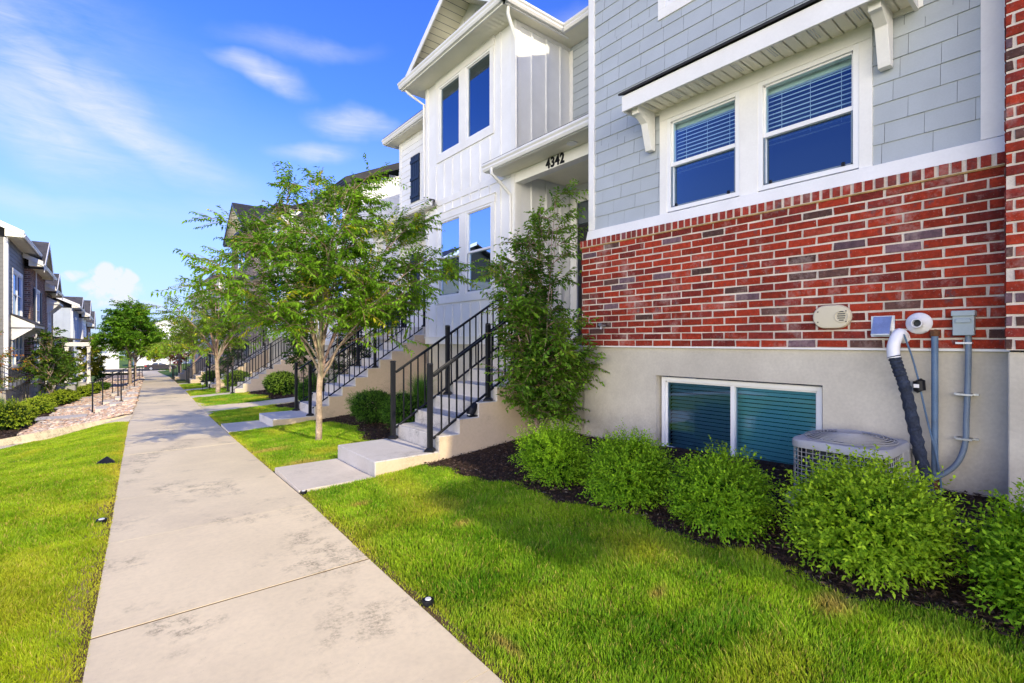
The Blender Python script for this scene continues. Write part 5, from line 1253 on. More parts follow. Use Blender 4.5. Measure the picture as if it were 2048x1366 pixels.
# ================================================================== vegetation
rng = np.random.default_rng(11)
def np_mesh(name, V_, loops, nper, mat, parent, col=None, smooth=False):
    me = bpy.data.meshes.new(name); nv = len(V_); nf = len(loops) // nper
    me.vertices.add(nv); me.vertices.foreach_set('co', np.ascontiguousarray(V_, np.float32).ravel())
    me.loops.add(len(loops)); me.loops.foreach_set('vertex_index', np.ascontiguousarray(loops, np.int32))
    me.polygons.add(nf); me.polygons.foreach_set('loop_start', np.arange(0, len(loops), nper, dtype=np.int32)); 
    if col is not None:
        at = me.color_attributes.new('col', 'FLOAT_COLOR', 'POINT'); c = np.ones((nv, 4), np.float32); c[:, :3] = col; at.data.foreach_set('color', c.ravel())
    me.update(calc_edges=True)
    return link(name, me, mat, parent, smooth)
def unit(a): return a / np.maximum(np.linalg.norm(a, axis=-1, keepdims=True), 1e-9)
def leaves(name, P_, D, Nn, L_, W_, col, parent, mat='leaf', fold=.25, droop=.12):
    D = unit(D); S_ = unit(np.cross(D, Nn)); U = np.cross(S_, D); n = len(P_)
    L_ = L_[:, None]; W_ = W_[:, None]
    V_ = np.empty((n, 4, 3)); V_[:, 0] = P_; V_[:, 1] = P_ + D * L_ * .45 + S_ * W_ * .5 + U * W_ * fold; V_[:, 3] = P_ + D * L_ * .45 - S_ * W_ * .5 + U * W_ * fold
    V_[:, 2] = P_ + D * L_ - np.array([0, 0, 1]) * L_ * droop
    return np_mesh(name, V_.reshape(-1, 3), np.arange(n * 4), 4, MT[mat], parent, np.repeat(col, 4, axis=0))
def rand_unit(n): return unit(rng.normal(size=(n, 3)))

def bush(label, x, y, rx, ry, rz, nshoot=1500, leaf=.019, tone=(.115, .25, .022), bright=(.30, .46, .05), seed=0, z=None, group='rounded green shrubs in the planting beds', name='shrub', perb=11, L=(.07, .17), dz=0., upright=.35, cat='shrub', wratio=.52, innercol=(.02, .05, .01)):
    global rng; rng = np.random.default_rng(seed + 100)
    z = g(x, y) if z is None else z
    t = thing(name, label, cat, (x, y, z), group)
    d = rand_unit(nshoot * 2); d = d[d[:, 2] > -.75][:nshoot]; n = len(d)
    # lumpy radius
    lob = rand_unit(9); amp = rng.uniform(.06, .36, 9); rad = .74 + sum(a * np.exp(-((1 - d @ l) / .12)) for a, l in zip(amp, lob)) - .0
    rad *= rng.uniform(.66, 1.10, n)
    c = np.array([x, y, z + rz * .50]); sc = np.array([rx, ry, rz * .62])
    base = c + d * sc * rad[:, None] * .80
    dirn = unit(d * np.array([1, 1, .8]) + np.array([0, 0, upright]) + rng.normal(size=(n, 3)) * .28)
    Ls = rng.uniform(*L, n) 
    k = np.tile(np.arange(perb), n); si = np.repeat(np.arange(n), perb); tt = (k + .5) / perb
    P_ = base[si] + dirn[si] * (Ls[si] * tt)[:, None] - np.array([0, 0, 1]) * (tt ** 2 * .015)[:, None]
    sd = unit(np.cross(dirn, rand_unit(n))); up = np.cross(sd, dirn)
    ang = k * 2.4 + rng.uniform(0, 6, n)[si]
    side = sd[si] * np.cos(ang)[:, None] + up[si] * np.sin(ang)[:, None]
    D = unit(dirn[si] * .75 + side * .8 + rng.normal(size=P_.shape) * .15)
    Nn = unit(dirn[si] * .6 - side * .4 + np.array([0, 0, .6]) + rng.normal(size=P_.shape) * .25)
    ll = leaf * rng.uniform(.75, 1.25, len(P_)) * (1.1 - .25 * np.abs(tt - .5))
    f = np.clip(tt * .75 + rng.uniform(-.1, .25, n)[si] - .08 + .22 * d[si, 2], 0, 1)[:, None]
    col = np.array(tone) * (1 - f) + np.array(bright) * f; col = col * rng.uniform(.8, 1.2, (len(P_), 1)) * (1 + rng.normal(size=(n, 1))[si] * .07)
    # dark inner leaves close the gaps
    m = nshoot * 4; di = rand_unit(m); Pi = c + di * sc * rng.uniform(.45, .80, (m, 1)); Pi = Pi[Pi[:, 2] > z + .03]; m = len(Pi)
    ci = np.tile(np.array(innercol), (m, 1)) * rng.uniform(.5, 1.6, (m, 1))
    ok = P_[:, 2] > z + .015
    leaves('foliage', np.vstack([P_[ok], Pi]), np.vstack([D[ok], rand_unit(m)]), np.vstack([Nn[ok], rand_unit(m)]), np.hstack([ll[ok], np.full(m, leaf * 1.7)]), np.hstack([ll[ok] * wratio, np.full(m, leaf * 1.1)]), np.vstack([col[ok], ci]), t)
    mb = MB()
    for i in range(7):
        a = i * .9; mb.tube([(x, y, z - .03), (x + .25 * rx * math.cos(a), y + .25 * ry * math.sin(a), z + rz * .3), (x + .62 * rx * math.cos(a), y + .62 * ry * math.sin(a), z + rz * .62)], [.014, .010, .004], 5)
    mb.build('stems', MT['bark_dark'], t)
    return t
G1 = 'rounded shrubs under the near wall'
NB = dict(nshoot=1700, perb=13, leaf=.028, L=(.10, .30), tone=(.075, .23, .010), bright=(.34, .56, .022), wratio=.46)
bush('rounded bright shrub at the foot of the tall leafy shrub', 3.58, 3.66, .26, .26, .47, seed=1, group=G1, **{**NB, 'leaf': .024, 'nshoot': 1900})
bush('second shrub from the stairs, its peak before the basement window edge', 3.62, 2.79, .29, .28, .45, seed=2, group=G1, **NB)
bush('shrub before the middle of the basement window', 3.62, 1.92, .30, .28, .41, seed=3, group=G1, **NB)
bush('widest shrub, in front of the air conditioner, with yellow green tips', 3.62, 1.0, .345, .33, .49, seed=4, group=G1, **{**NB, 'leaf': .030, 'nshoot': 2100, 'L': (.12, .34), 'bright': (.46, .65, .03)})
bush('shrub cut off by the right edge of the view', 3.62, .16, .30, .27, .42, seed=5, group=G1, **{**NB, 'leaf': .030})
G2 = 'shrubs between the entry stairs'
bush('dark rounded shrub left of the near stairs', 3.95, 9.15, .52, .55, .66, 1600, .022, seed=6, group=G2, tone=(.05, .14, .015), bright=(.14, .30, .03))
bush('dark shrub half hidden behind the near stair railing', 4.05, 8.05, .50, .5, .62, 1500, .022, seed=7, group=G2, tone=(.05, .14, .015), bright=(.14, .30, .03))
bush('dark shrub beyond the second stairs', 4.35, 14.2, .55, .6, .72, 1000, .03, seed=8, group=G2, tone=(.05, .14, .015), bright=(.14, .30, .03))
bush('sunlit shrub beside the cross path', 4.7, 18.9, .75, .7, .85, 1100, .034, seed=9, group=G2, bright=(.32, .46, .05))
bush('yellow green shrub between the third and fourth stairs', 4.5, 26.0, .6, .7, .8, 700, .045, seed=10, group=G2, bright=(.34, .48, .05))
bush('dark shrub between the third and fourth stairs', 4.9, 27.5, .6, .7, .8, 600, .045, seed=12, group=G2, tone=(.05, .13, .015), bright=(.12, .26, .03))
bush('low dark shrub in front of the fifth stairs', 4.6, 33.5, .7, .9, .8, 500, .05, seed=13, group=G2, tone=(.05, .13, .015), bright=(.14, .28, .03))
G3 = 'hedge shrubs along the left bank'
for i, (x, y, r_, lab) in enumerate([(-2.25, 19.9, .62, 'nearest rounded shrub on the left bank'), (-2.28, 22.0, .6, 'second shrub up from the left edge on the bank'), (-2.3, 26.4, .62, 'shrub between the two paths on the left bank'), (-2.25, 28.0, .6, 'bright shrub just before the left air conditioner'),
                                     (-1.9, 31.6, .62, 'wide shrub above the second handrail'), (-1.75, 33.4, .6, 'shrub right beside the left air conditioner'), (-1.35, 37.8, .65, 'low yellow shrub past the left air conditioner'), (-1.0, 40.6, .65, 'low yellow shrub before the round tree'), (-.7, 45.6, .8, 'dark low shrub near the far left houses')]):
    bush(lab, x, y, r_ * .85, r_ * .95, .62 if i else .72, 900 if i < 3 else 600, .038 if i < 3 else .05, seed=20 + i, group=G3, tone=(.18, .34, .02), bright=(.55, .62, .05) if i not in (8,) else (.12, .25, .03))
bush('rust orange shrub at the left edge', -2.95, 22.6, .35, .4, .6, 500, .04, seed=40, group=G3, tone=(.30, .12, .02), bright=(.55, .25, .04))
# ornamental grasses
def grass_tuft(label, x, y, h, r_, n=500, seed=0, w=.007, col=(.08, .2, .03), group='ornamental grasses'):
    global rng; rng = np.random.default_rng(seed); z = g(x, y); t = thing('ornamental_grass', label, 'grass clump', (x, y, z), group)
    a = rng.uniform(0, 6.28, n); d = np.stack([np.cos(a), np.sin(a), np.zeros(n)], 1); b = np.array([x, y, z]) + d * rng.uniform(0, .08, (n, 1)); hh = h * rng.uniform(.6, 1.1, n); lean = r_ * rng.uniform(.1, 1, n)
    s = np.stack([-np.sin(a), np.cos(a), np.zeros(n)], 1) * w * .5; V_ = np.empty((n, 5, 3))
    mid = b + d * (lean * .35)[:, None]; mid[:, 2] += hh * .65; tip = b + d * lean[:, None]; tip[:, 2] += hh * (1 - .25 * (lean / r_))
    V_[:, 0] = b - s; V_[:, 1] = b + s; V_[:, 2] = mid + s; V_[:, 3] = mid - s; V_[:, 4] = tip
    idx = (np.arange(n)[:, None] * 5 + np.array([0, 1, 2, 0, 2, 3, 3, 2, 4])[None]).ravel()
    c = np.repeat(np.array(col) * rng.uniform(.6, 1.5, (n, 1)), 5, axis=0); np_mesh('blades', V_.reshape(-1, 3), idx, 3, MT['grass'], t, c)
grass_tuft('feathery grass clump behind the shrubs left of the near stairs', 4.85, 8.9, .95, .5, 700, 1); grass_tuft('grass clump beyond the second stairs', 4.9, 13.6, .9, .5, 500, 2, .01); grass_tuft('tall green grass clump at the left edge', -2.75, 21.2, 1.0, .5, 700, 3, .014, (.14, .3, .03)); grass_tuft('grass clump before the round left tree', -2.0, 44.0, 1.1, .5, 400, 4, .025, (.16, .32, .03))
# ------------------------------------------------------------------ trees
def bez(a, b, c, n): return [a * (1 - t) ** 2 + b * 2 * t * (1 - t) + c * t * t for t in [i / n for i in range(n + 1)]]
def make_tree(label, x, y, h, fork, spread, nl=11, nsec=7, nter=6, leaf=.062, seed=0, group='street trees along the walk', name='street_tree', tr=.07, cols=((.11, .22, .016), (.26, .42, .03), (.48, .46, .03)), nleaf=11, lean=(0, 0), shape='vase', wratio=.34, z=None, droop=.3, trunkcol=(1, 1, 1), yellow=.05, terl=(.28, .55), cat='tree', u0=.22):
    global rng; rng = np.random.default_rng(seed); rd = random.Random(seed); z = g(x, y) if z is None else z
    t = thing(name, label, cat, (x, y, z), group); B = Vector((x, y, z))
    F_ = B + Vector((lean[0] * .2, lean[1] * .2, fork))
    mb = MB(); tp = [B + Vector((0, 0, -.08)), B + Vector((0, 0, .04)), B + Vector((.01, .01, .3 * fork)), B + Vector((lean[0] * .1 - .01, .0, .65 * fork)), F_]
    tp = smooth(tp, 5); tb = MB(); tb.tube(tp, [tr * (1.35 if i < 3 else 1.12 - .25 * i / len(tp)) * rd.uniform(.97, 1.03) for i in range(len(tp))], 12, col=trunkcol); tb.build('trunk', MT['bark'], t, True, col=True)
    br = MB(); tw = MB(); TP, TD, TL = [], [], []
    for i in range(nl):
        az = i * 2.399 + rd.uniform(-.3, .3); q = (i + .5) / nl; rad = spread * (q ** .6) * rd.uniform(.7, 1.1)
        if shape == 'vase': zt = h * (1 - .50 * (rad / spread) ** 2) * rd.uniform(.88, 1.0)
        elif shape == 'col': zt = h * (.24 + .76 * ((i * .618) % 1.) ** 1.15) ; rad = spread * rd.uniform(.35, 1.0) * (1.15 - .55 * zt / h)
        else: zt = fork + (h - fork) * (1 - .75 * (rad / spread) ** 1.5) * rd.uniform(.85, 1.0)
        st = F_ + Vector((0, 0, -rd.uniform(0, .22) * fork * (1 if i % 3 else 0)))
        if shape == 'cone': st = B + Vector((0, 0, fork + (h - fork) * .62 * (1 - q)))
        tip = B + Vector((math.cos(az) * rad + lean[0], math.sin(az) * rad + lean[1], zt))
        ctl = st + Vector((math.cos(az) * rad * .32, math.sin(az) * rad * .32, (tip.z - st.z) * .55)) + Vector((rd.uniform(-.12, .12), rd.uniform(-.12, .12), 0))
        pts = bez(st, ctl, tip, 9); pts = [p + Vector((rd.uniform(-.02, .02), rd.uniform(-.02, .02), rd.uniform(-.02, .02))) if 0 < j < 9 else p for j, p in enumerate(pts)]
        r0 = tr * rd.uniform(.34, .52) * (1.1 if q < .5 else .9); br.tube(pts, [r0 * (1 - .86 * j / 9) for j in range(10)], 7, col=tuple(v * rd.uniform(.8, 1.05) for v in trunkcol))
        for k in range(nsec):
            u = u0 + (.98 - u0) * (k + rd.uniform(.1, .9)) / nsec; f = u * 9; j = min(8, int(f)); p = pts[j].lerp(pts[j + 1], f - j); tan = (pts[j + 1] - pts[j]).normalized()
            a2 = rd.uniform(0, 6.28); side = Vector((math.cos(a2), math.sin(a2), rd.uniform(-.35, .5))); outw = Vector((p.x - x, p.y - y, 0)); outw = outw.normalized() if outw.length > .05 else side
            d = (tan * .55 + side * .75 + outw * .35).normalized(); L_ = spread * rd.uniform(.26, .52) * (1.15 - .55 * u)
            e = p + d * L_ + Vector((0, 0, -L_ * .05)); sp = bez(p, p + d * L_ * .5 + Vector((0, 0, L_ * .14)), e, 4); tw.tube(sp, [r0 * .30 * (1 - .7 * m / 4) for m in range(5)], 5)
            ends = [(sp[1 + m % 4], (sp[min(4, 2 + m % 4)] - sp[m % 4]).normalized()) for m in range(nter)]
            for m, (b0_, d0) in enumerate(ends):
                dd = (d0 * .8 + Vector((rd.uniform(-1, 1), rd.uniform(-1, 1), rd.uniform(-.7, .75))) * .85).normalized(); l3 = rd.uniform(*terl) * spread / 2.1; e3 = b0_ + dd * l3 + Vector((0, 0, -droop * l3 * .45))
                tw.tube([b0_, b0_.lerp(e3, .5) + Vector((0, 0, l3 * .06)), e3], [.0045, .003, .0015], 3, False)
                TP.append(tuple(b0_)); TD.append(tuple(e3 - b0_)); TL.append(l3)
    br.build('limbs', MT['bark'], t, True, col=True); tw.build('twigs', MT['bark_dark'], t)
    TP, TD, TL = np.array(TP), np.array(TD), np.array(TL); n = len(TP); Du = unit(TD)
    k = np.tile(np.arange(nleaf), n); si = np.repeat(np.arange(n), nleaf); tt = (k + 1.0) / nleaf
    P_ = TP[si] + TD[si] * tt[:, None]; sgn = np.where(k % 2 == 0, 1., -1.)[:, None]
    sd = unit(np.cross(Du, np.array([0, 0, 1]) + rng.normal(size=(n, 3)) * .35))[si]
    D = unit(Du[si] * .55 + sd * sgn * .8 + np.array([0, 0, -droop]) + rng.normal(size=P_.shape) * .22)
    Nn = unit(np.array([0, 0, 1.]) + rng.normal(size=P_.shape) * .45)
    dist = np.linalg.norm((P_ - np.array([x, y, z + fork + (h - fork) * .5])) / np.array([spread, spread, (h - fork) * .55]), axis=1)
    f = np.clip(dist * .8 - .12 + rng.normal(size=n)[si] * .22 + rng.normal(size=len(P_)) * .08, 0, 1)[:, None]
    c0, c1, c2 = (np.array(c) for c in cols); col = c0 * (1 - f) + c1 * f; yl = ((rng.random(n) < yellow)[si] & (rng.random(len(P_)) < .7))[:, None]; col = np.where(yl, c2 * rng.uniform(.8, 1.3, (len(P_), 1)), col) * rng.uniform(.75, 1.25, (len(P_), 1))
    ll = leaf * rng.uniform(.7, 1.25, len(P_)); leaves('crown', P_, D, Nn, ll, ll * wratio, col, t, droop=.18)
    return t
make_tree('near tree with a slender pale trunk and loose vase shaped crown', 2.70, 8.5, 4.65, 1.30, 2.15, nl=15, nsec=11, nter=11, nleaf=21, leaf=.074, seed=3, tr=.052, lean=(.2, -.1), yellow=.06, wratio=.40, cols=((.10, .24, .014), (.27, .48, .03), (.50, .50, .03)))
make_tree('second tree down the walk, leaning a little, by the third stairs', 3.55, 24.6, 4.9, 1.6, 2.3, nl=13, nsec=8, nter=8, nleaf=13, leaf=.11, seed=5, tr=.085, wratio=.42, lean=(-.25, 0))
make_tree('tree before the fifth stairs', 4.4, 40.5, 4.8, 1.6, 2.5, nl=10, nsec=6, nter=6, nleaf=9, leaf=.14, seed=6, tr=.09, wratio=.5)
make_tree('far tree with a thin trunk on the right lawn', 4.9, 56, 5.2, 1.7, 2.8, nl=10, nsec=6, nter=5, nleaf=9, leaf=.18, seed=7, tr=.09, wratio=.5)
make_tree('small red leaved tree near the far street', 6.8, 76, 3.6, 1.3, 1.7, nl=8, nsec=5, nter=5, nleaf=8, leaf=.2, seed=8, tr=.09, wratio=.5, cols=((.10, .02, .015), (.25, .04, .03), (.3, .1, .03)))
make_tree('farthest right side tree before the street', 6.6, 88, 5.5, 1.8, 2.6, nl=9, nsec=6, nter=5, nleaf=8, leaf=.24, seed=9, tr=.1, wratio=.55)
make_tree('dense round green tree on the left beside the handrails', 1.02, 46.5, 6.2, 1.9, 2.35, nl=30, nsec=9, nter=7, nleaf=11, leaf=.16, seed=12, tr=.10, shape='cone', wratio=.6, cols=((.09, .24, .016), (.24, .46, .03), (.4, .5, .03)), yellow=.02)
make_tree('smaller green tree behind the round tree on the left', 1.9, 66, 5.0, 1.7, 2.4, nl=14, nsec=6, nter=5, nleaf=9, leaf=.2, seed=13, tr=.1, wratio=.55)
make_tree('yellow green bush tree at the end of the walk', 6.3, 117.5, 5.2, .8, 3.0, nl=14, nsec=6, nter=5, nleaf=9, leaf=.32, seed=14, tr=.12, wratio=.6, cols=((.2, .26, .01), (.5, .5, .03), (.6, .5, .03)))
make_tree('pale green tree behind the far street on the left', -4, 119, 7, 1.6, 3.6, nl=12, nsec=6, nter=5, nleaf=8, leaf=.36, seed=15, tr=.14, wratio=.6)
make_tree('pale green tree beyond the parked car', 14, 119, 7.5, 1.8, 4, nl=12, nsec=6, nter=5, nleaf=8, leaf=.36, seed=16, tr=.14, wratio=.6)
GL = 'small trees in front of the left houses'
make_tree('golden columnar tree by the white columned porch', -1.35, 50.5, 4.6, .4, 1.05, nl=16, nsec=6, nter=5, nleaf=8, leaf=.15, seed=17, tr=.06, shape='cone', wratio=.6, cols=((.2, .24, .01), (.48, .46, .03), (.6, .5, .04)), group=GL)
make_tree('leafy green columnar tree before the brown brick house', -2.35, 32.6, 3.9, .25, 1.15, nl=20, nsec=7, nter=5, nleaf=9, leaf=.10, seed=18, tr=.05, shape='cone', wratio=.55, cols=((.06, .15, .015), (.18, .32, .03), (.3, .3, .03)), group=GL)
make_tree('green shrubby tree next to the left air conditioner', -2.3, 39.2, 2.9, .25, 1.1, nl=16, nsec=6, nter=5, nleaf=8, leaf=.13, seed=19, tr=.05, shape='cone', wratio=.55, cols=((.07, .16, .015), (.2, .34, .03), (.3, .3, .03)), group=GL)
make_tree('small conifer shaped shrub far on the left bank', -.9, 52.5, 2.5, .15, .6, nl=14, nsec=5, nter=4, nleaf=8, leaf=.13, seed=20, tr=.04, shape='cone', wratio=.5, cols=((.04, .12, .015), (.1, .2, .02), (.3, .3, .03)), group=GL)
make_tree('open branched tree with bronze tinted leaves at the left edge', -2.75, 17.9, 2.75, .7, 1.35, nl=9, nsec=5, nter=5, nleaf=9, leaf=.075, seed=21, tr=.035, wratio=.5, cols=((.12, .2, .02), (.30, .26, .03), (.42, .17, .03)), yellow=.3, group=GL)
# tall loose shrubs (upright, many stems)
make_tree('tall leafy upright shrub against the corner of the brick wall', 4.52, 4.98, 3.6, .12, .76, nl=34, nsec=8, nter=8, nleaf=12, leaf=.062, seed=30, u0=.12, tr=.03, shape='col', wratio=.52, name='tall_shrub', cat='shrub', cols=((.06, .17, .016), (.22, .40, .035), (.34, .44, .05)), yellow=.03, group='tall shrubs by the entries', droop=.15, terl=(.5, .95))
make_tree('dark tall shrub behind the second stair railing', 5.1, 13.4, 2.9, .15, .62, nl=16, nsec=7, nter=5, nleaf=9, leaf=.07, seed=31, tr=.03, shape='cone', wratio=.4, name='tall_shrub', cat='shrub', cols=((.015, .05, .01), (.04, .1, .015), (.1, .15, .02)), group='tall shrubs by the entries', terl=(.5, .95))
make_tree('tall green shrub next to the cross path', 5.6, 19.6, 3.0, .15, .7, nl=14, nsec=6, nter=5, nleaf=8, leaf=.1, seed=32, tr=.03, shape='cone', wratio=.45, name='tall_shrub', cat='shrub', cols=((.03, .09, .012), (.09, .2, .02), (.2, .25, .02)), group='tall shrubs by the entries', terl=(.5, .95))
make_tree('tall dark shrub between the far stairs', 5.2, 31.8, 3.4, .15, .9, nl=14, nsec=6, nter=5, nleaf=8, leaf=.13, seed=33, tr=.03, shape='cone', wratio=.45, name='tall_shrub', cat='shrub', cols=((.02, .07, .01), (.06, .15, .02), (.2, .25, .02)), group='tall shrubs by the entries', terl=(.5, .95))

# ------------------------------------------------------------------ planting beds, turf, rocks (stuff)
def gnp(X, Y):
    xl = np.interp(Y, [a for a, _ in XL], [b for _, b in XL]); xr = np.interp(Y, [a for a, _ in XR], [b for _, b in XR])
    z = np.where(Y < 5, 0., -.035 * (np.minimum(Y, 104) - 5)); s = lambda q: (lambda c: c * c * (3 - 2 * c))(np.clip(q, 0, 1))
    z = z - np.where(X < xl, np.interp(Y, [a for a, _ in DR], [b for _, b in DR]) * s((xl - X) / 1.6), 0) + np.where(X > xr, np.interp(Y, [a for a, _ in RR], [b for _, b in RR]) * (np.clip((X - xr) / 3.6, 0, 1) ** 1.6), 0)
    return z, xl, xr
MBX = [(-14, 3.3), (.3, 3.32), (.8, 3.38), (1.1, 3.22), (1.4, 3.33), (2.0, 3.32), (2.4, 3.36), (3.1, 3.27), (3.8, 3.22), (5.0, 3.05), (5.43, 2.95)]
beds = []
def bedx(name, y0, y1, f, x1, mat='mulch', dz=.006, n=24):
    o = sheet(name, lambda y: (f(y), x1), frange(y0, y1, n), MT[mat], dz, 14); beds.append((y0, y1, f, x1)); return o
bedx('mulch_bed', -14, 5.43, lambda y: itp(MBX, y) + .05 * math.sin(y * 5.3) + .03 * math.sin(y * 13), 5.2, n=120)
bedx('mulch_bed', 6.66, 10.97, lambda y: 3.4 + .22 * math.sin(y * 1.5) + .05 * math.sin(y * 7), 6.2, n=50)
bedx('mulch_bed', 12.19, 15.6, lambda y: 3.75 + .15 * math.sin(y * 2), 7.1)
bedx('mulch_bed', 17.3, 22.68, lambda y: 4.25 + .12 * math.sin(y * 2), 7, n=30)
bedx('mulch_bed', 24, 28.7, lambda y: 4.1, 7); bedx('mulch_bed', 30.1, 64, lambda y: 4.6 + .02 * (y - 30), 7)
sheet('mulch_bed', lambda y: (-6, -1.75 + .012 * (y - 15)), frange(14.5, 60, 60), MT['mulch'], .004, 10)
sheet('mulch_bed', lambda y: (-6, -1.95), frange(16.2, 22.8, 10), MT['mulch'], .006, 6)
sheet('rock_bed', lambda y: (-1.9 + .12 * math.sin(y * .9) + .010 * (y - 15), itp(XL, y) - .01), frange(17.2, 103, 90), MT['rockbase'], .010, 10)
sheet('rock_bed', lambda y: (-1.75, -.85), frange(15.8, 17.5, 4), MT['rockbase'], .008, 6)
def fvec(f, Y): return np.array([f(v) for v in Y])
# chips
def chips(name, region, n, seed, size=(.018, .05), label='dark bark mulch chips'):
    global rng; rng = np.random.default_rng(seed); y0, y1, f, x1 = region
    Y = y0 + (y1 - y0) * rng.random(n); X = fvec(f, Y); X = X - .03 + (x1 - X) * rng.random(n) ** 1.15; Z = gnp(X, Y)[0] + .008 + rng.uniform(0, .018, n)
    a = rng.uniform(0, 6.28, n); D = np.stack([np.cos(a), np.sin(a), rng.uniform(-.35, .35, n)], 1); Nn = unit(np.array([0, 0, 1.]) + rng.normal(size=(n, 3)) * .5)
    L_ = rng.uniform(*size, n); pal = np.array([(.05, .028, .018), (.09, .05, .03), (.03, .02, .014), (.16, .10, .065), (.22, .17, .13)]); col = pal[rng.choice(5, n, p=[.35, .3, .2, .11, .04])] * rng.uniform(.7, 1.3, (n, 1))
    o = leaves(name, np.stack([X, Y, Z], 1), D, Nn, L_, L_ * rng.uniform(.2, .45, n), col, None, 'chip', fold=.1, droop=0); o['kind'] = 'stuff'; o['label'] = label
chips('mulch_chips', (-.8, 5.42, beds[0][2], 5.1), 34000, 1); chips('mulch_chips', (6.7, 10.9, beds[1][2], 5.8), 14000, 2, (.025, .06)); chips('mulch_chips', (12.2, 15.5, beds[2][2], 6), 4000, 3, (.03, .08)); chips('mulch_chips', (17.3, 22.6, beds[3][2], 6.5), 5000, 4, (.04, .1))
chips('mulch_chips', (14.5, 34, lambda y: -3.4, -1.6), 9000, 5, (.05, .12))
# rocks
def rocks(n, y0, y1, seed, smin, smax):
    global rng; rng = np.random.default_rng(seed); bm = bmesh.new(); bmesh.ops.create_icosphere(bm, subdivisions=2 if smin < .03 else 1, radius=1); bv = np.array([v.co[:] for v in bm.verts]); bf = np.array([[v.index for v in f.verts] for f in bm.faces]); bm.free()
    Y = y0 + (y1 - y0) * rng.random(n) ** 1.25; xl = gnp(Y * 0, Y)[1]; X0 = np.where(Y < 17.5, -1.75, -1.9 + .010 * (Y - 15)); X1 = np.where(Y < 17.3, np.minimum(xl, -.85), xl - .04); X = X0 + (X1 - X0) * rng.random(n)
    keep = np.ones(n, bool)
    for q in ((-4, -.66, 22.9, 24.65), (-4, -.56, 28.55, 29.95), (-4, -.35, 35.95, 37.25), (-.6, .8, 23.95, 25.2), (-.5, 1.0, 28.15, 29.45), (-.2, 1.3, 35.55, 36.85)): keep &= ~((X > q[0]) & (X < q[1]) & (Y > q[2]) & (Y < q[3]))
    X, Y = X[keep], Y[keep]; n = len(X)
    Z = gnp(X, Y)[0]; s = rng.uniform(smin, smax, n); m = len(bv); V_ = bv[None] * (1 + rng.normal(size=(n, m, 1)) * .13) * np.stack([s * rng.uniform(.8, 1.3, n), s * rng.uniform(.8, 1.3, n), s * rng.uniform(.4, .7, n)], 1)[:, None]
    V_ += np.stack([X, Y, Z + s * .22], 1)[:, None]; F_ = (bf[None] + (np.arange(n) * m)[:, None, None]).ravel()
    pal = np.array([(.78, .54, .36), (.85, .68, .48), (.66, .42, .27), (.78, .68, .56), (.58, .44, .32)]); col = np.repeat(pal[rng.choice(5, n)] * rng.uniform(.75, 1.15, (n, 1)), m, axis=0)
    o = np_mesh('river_rocks', V_.reshape(-1, 3), F_, 3, MT['stone'], None, col, False); o['kind'] = 'stuff'; o['label'] = 'tan river rocks covering the left bank'
rocks(5200, 15.8, 40, 3, .035, .085); rocks(1800, 38, 80, 4, .06, .12)

# ------------------------------------------------------------------ turf
sheet('lawn', lambda y: (itp(XR, y) + .012, itp(MBX, y) + .25), frange(-14, 5.44, 60), MT['turf_soil'], -.016, 12)
sheet('lawn', lambda y: (itp(XR, y) + .012, 3.75), frange(6.66, 10.97, 20), MT['turf_soil'], -.016, 10)
sheet('lawn', lambda y: (itp(XR, y) + .012, 4.0), frange(12.19, 15.6, 10), MT['turf_soil'], -.016, 8)
sheet('lawn', lambda y: (itp(XR, y) + .012, 4.5), frange(17.3, 64, 60), MT['turf_soil'], -.012, 8)
sheet('lawn', lambda y: (-9 if y < 11 else -2.8, itp(XL, y) - .012), frange(-14, 16, 60), MT['turf_soil'], -.016, 16)
sheet('bare_soil', lambda y: (itp(XL, y) - .24 - .05 * math.sin(y * 3), itp(XL, y) - .004), frange(-6, 7, 60), MT['dirt'], -.010, 4)
sheet('bare_soil', lambda y: (itp(XR, y) + .003, itp(XR, y) + .07), frange(-6, 5.4, 60), MT['dirt'], -.011, 2)
rng = np.random.default_rng(5); GX = rng.random((6, 64, 64))
def vn(X, Y, sc, k=0):
    u = X * sc + 17.3 * k + 200; v = Y * sc + 9.1 * k + 200; i = np.floor(u).astype(int); j = np.floor(v).astype(int); fu = u - i; fv = v - j; fu = fu * fu * (3 - 2 * fu); fv = fv * fv * (3 - 2 * fv); G = GX[k % 6]
    return (G[i % 64, j % 64] * (1 - fu) + G[(i + 1) % 64, j % 64] * fu) * (1 - fv) + (G[i % 64, (j + 1) % 64] * (1 - fu) + G[(i + 1) % 64, (j + 1) % 64] * fu) * fv
dry = [(2.0, 6.95, .26, .17), (1.9, 8.3, .25, .14), (3.10, 1.0, .13, .09), (2.55, 1.75, .07, .05), (1.85, 4.6, .10, .06), (2.3, 3.5, .08, .06), (1.95, 12.9, .12, .1), (1.58, 2.0, .04, .15)]
path_poly = [(.31, 15.0), (-.2, 15.45), (-.75, 15.5), (-1.31, 14.85), (-1.68, 13.55), (-2.3, 11.55), (-3.4, 9.15), (-5.2, 6.75), (-9, 4)]
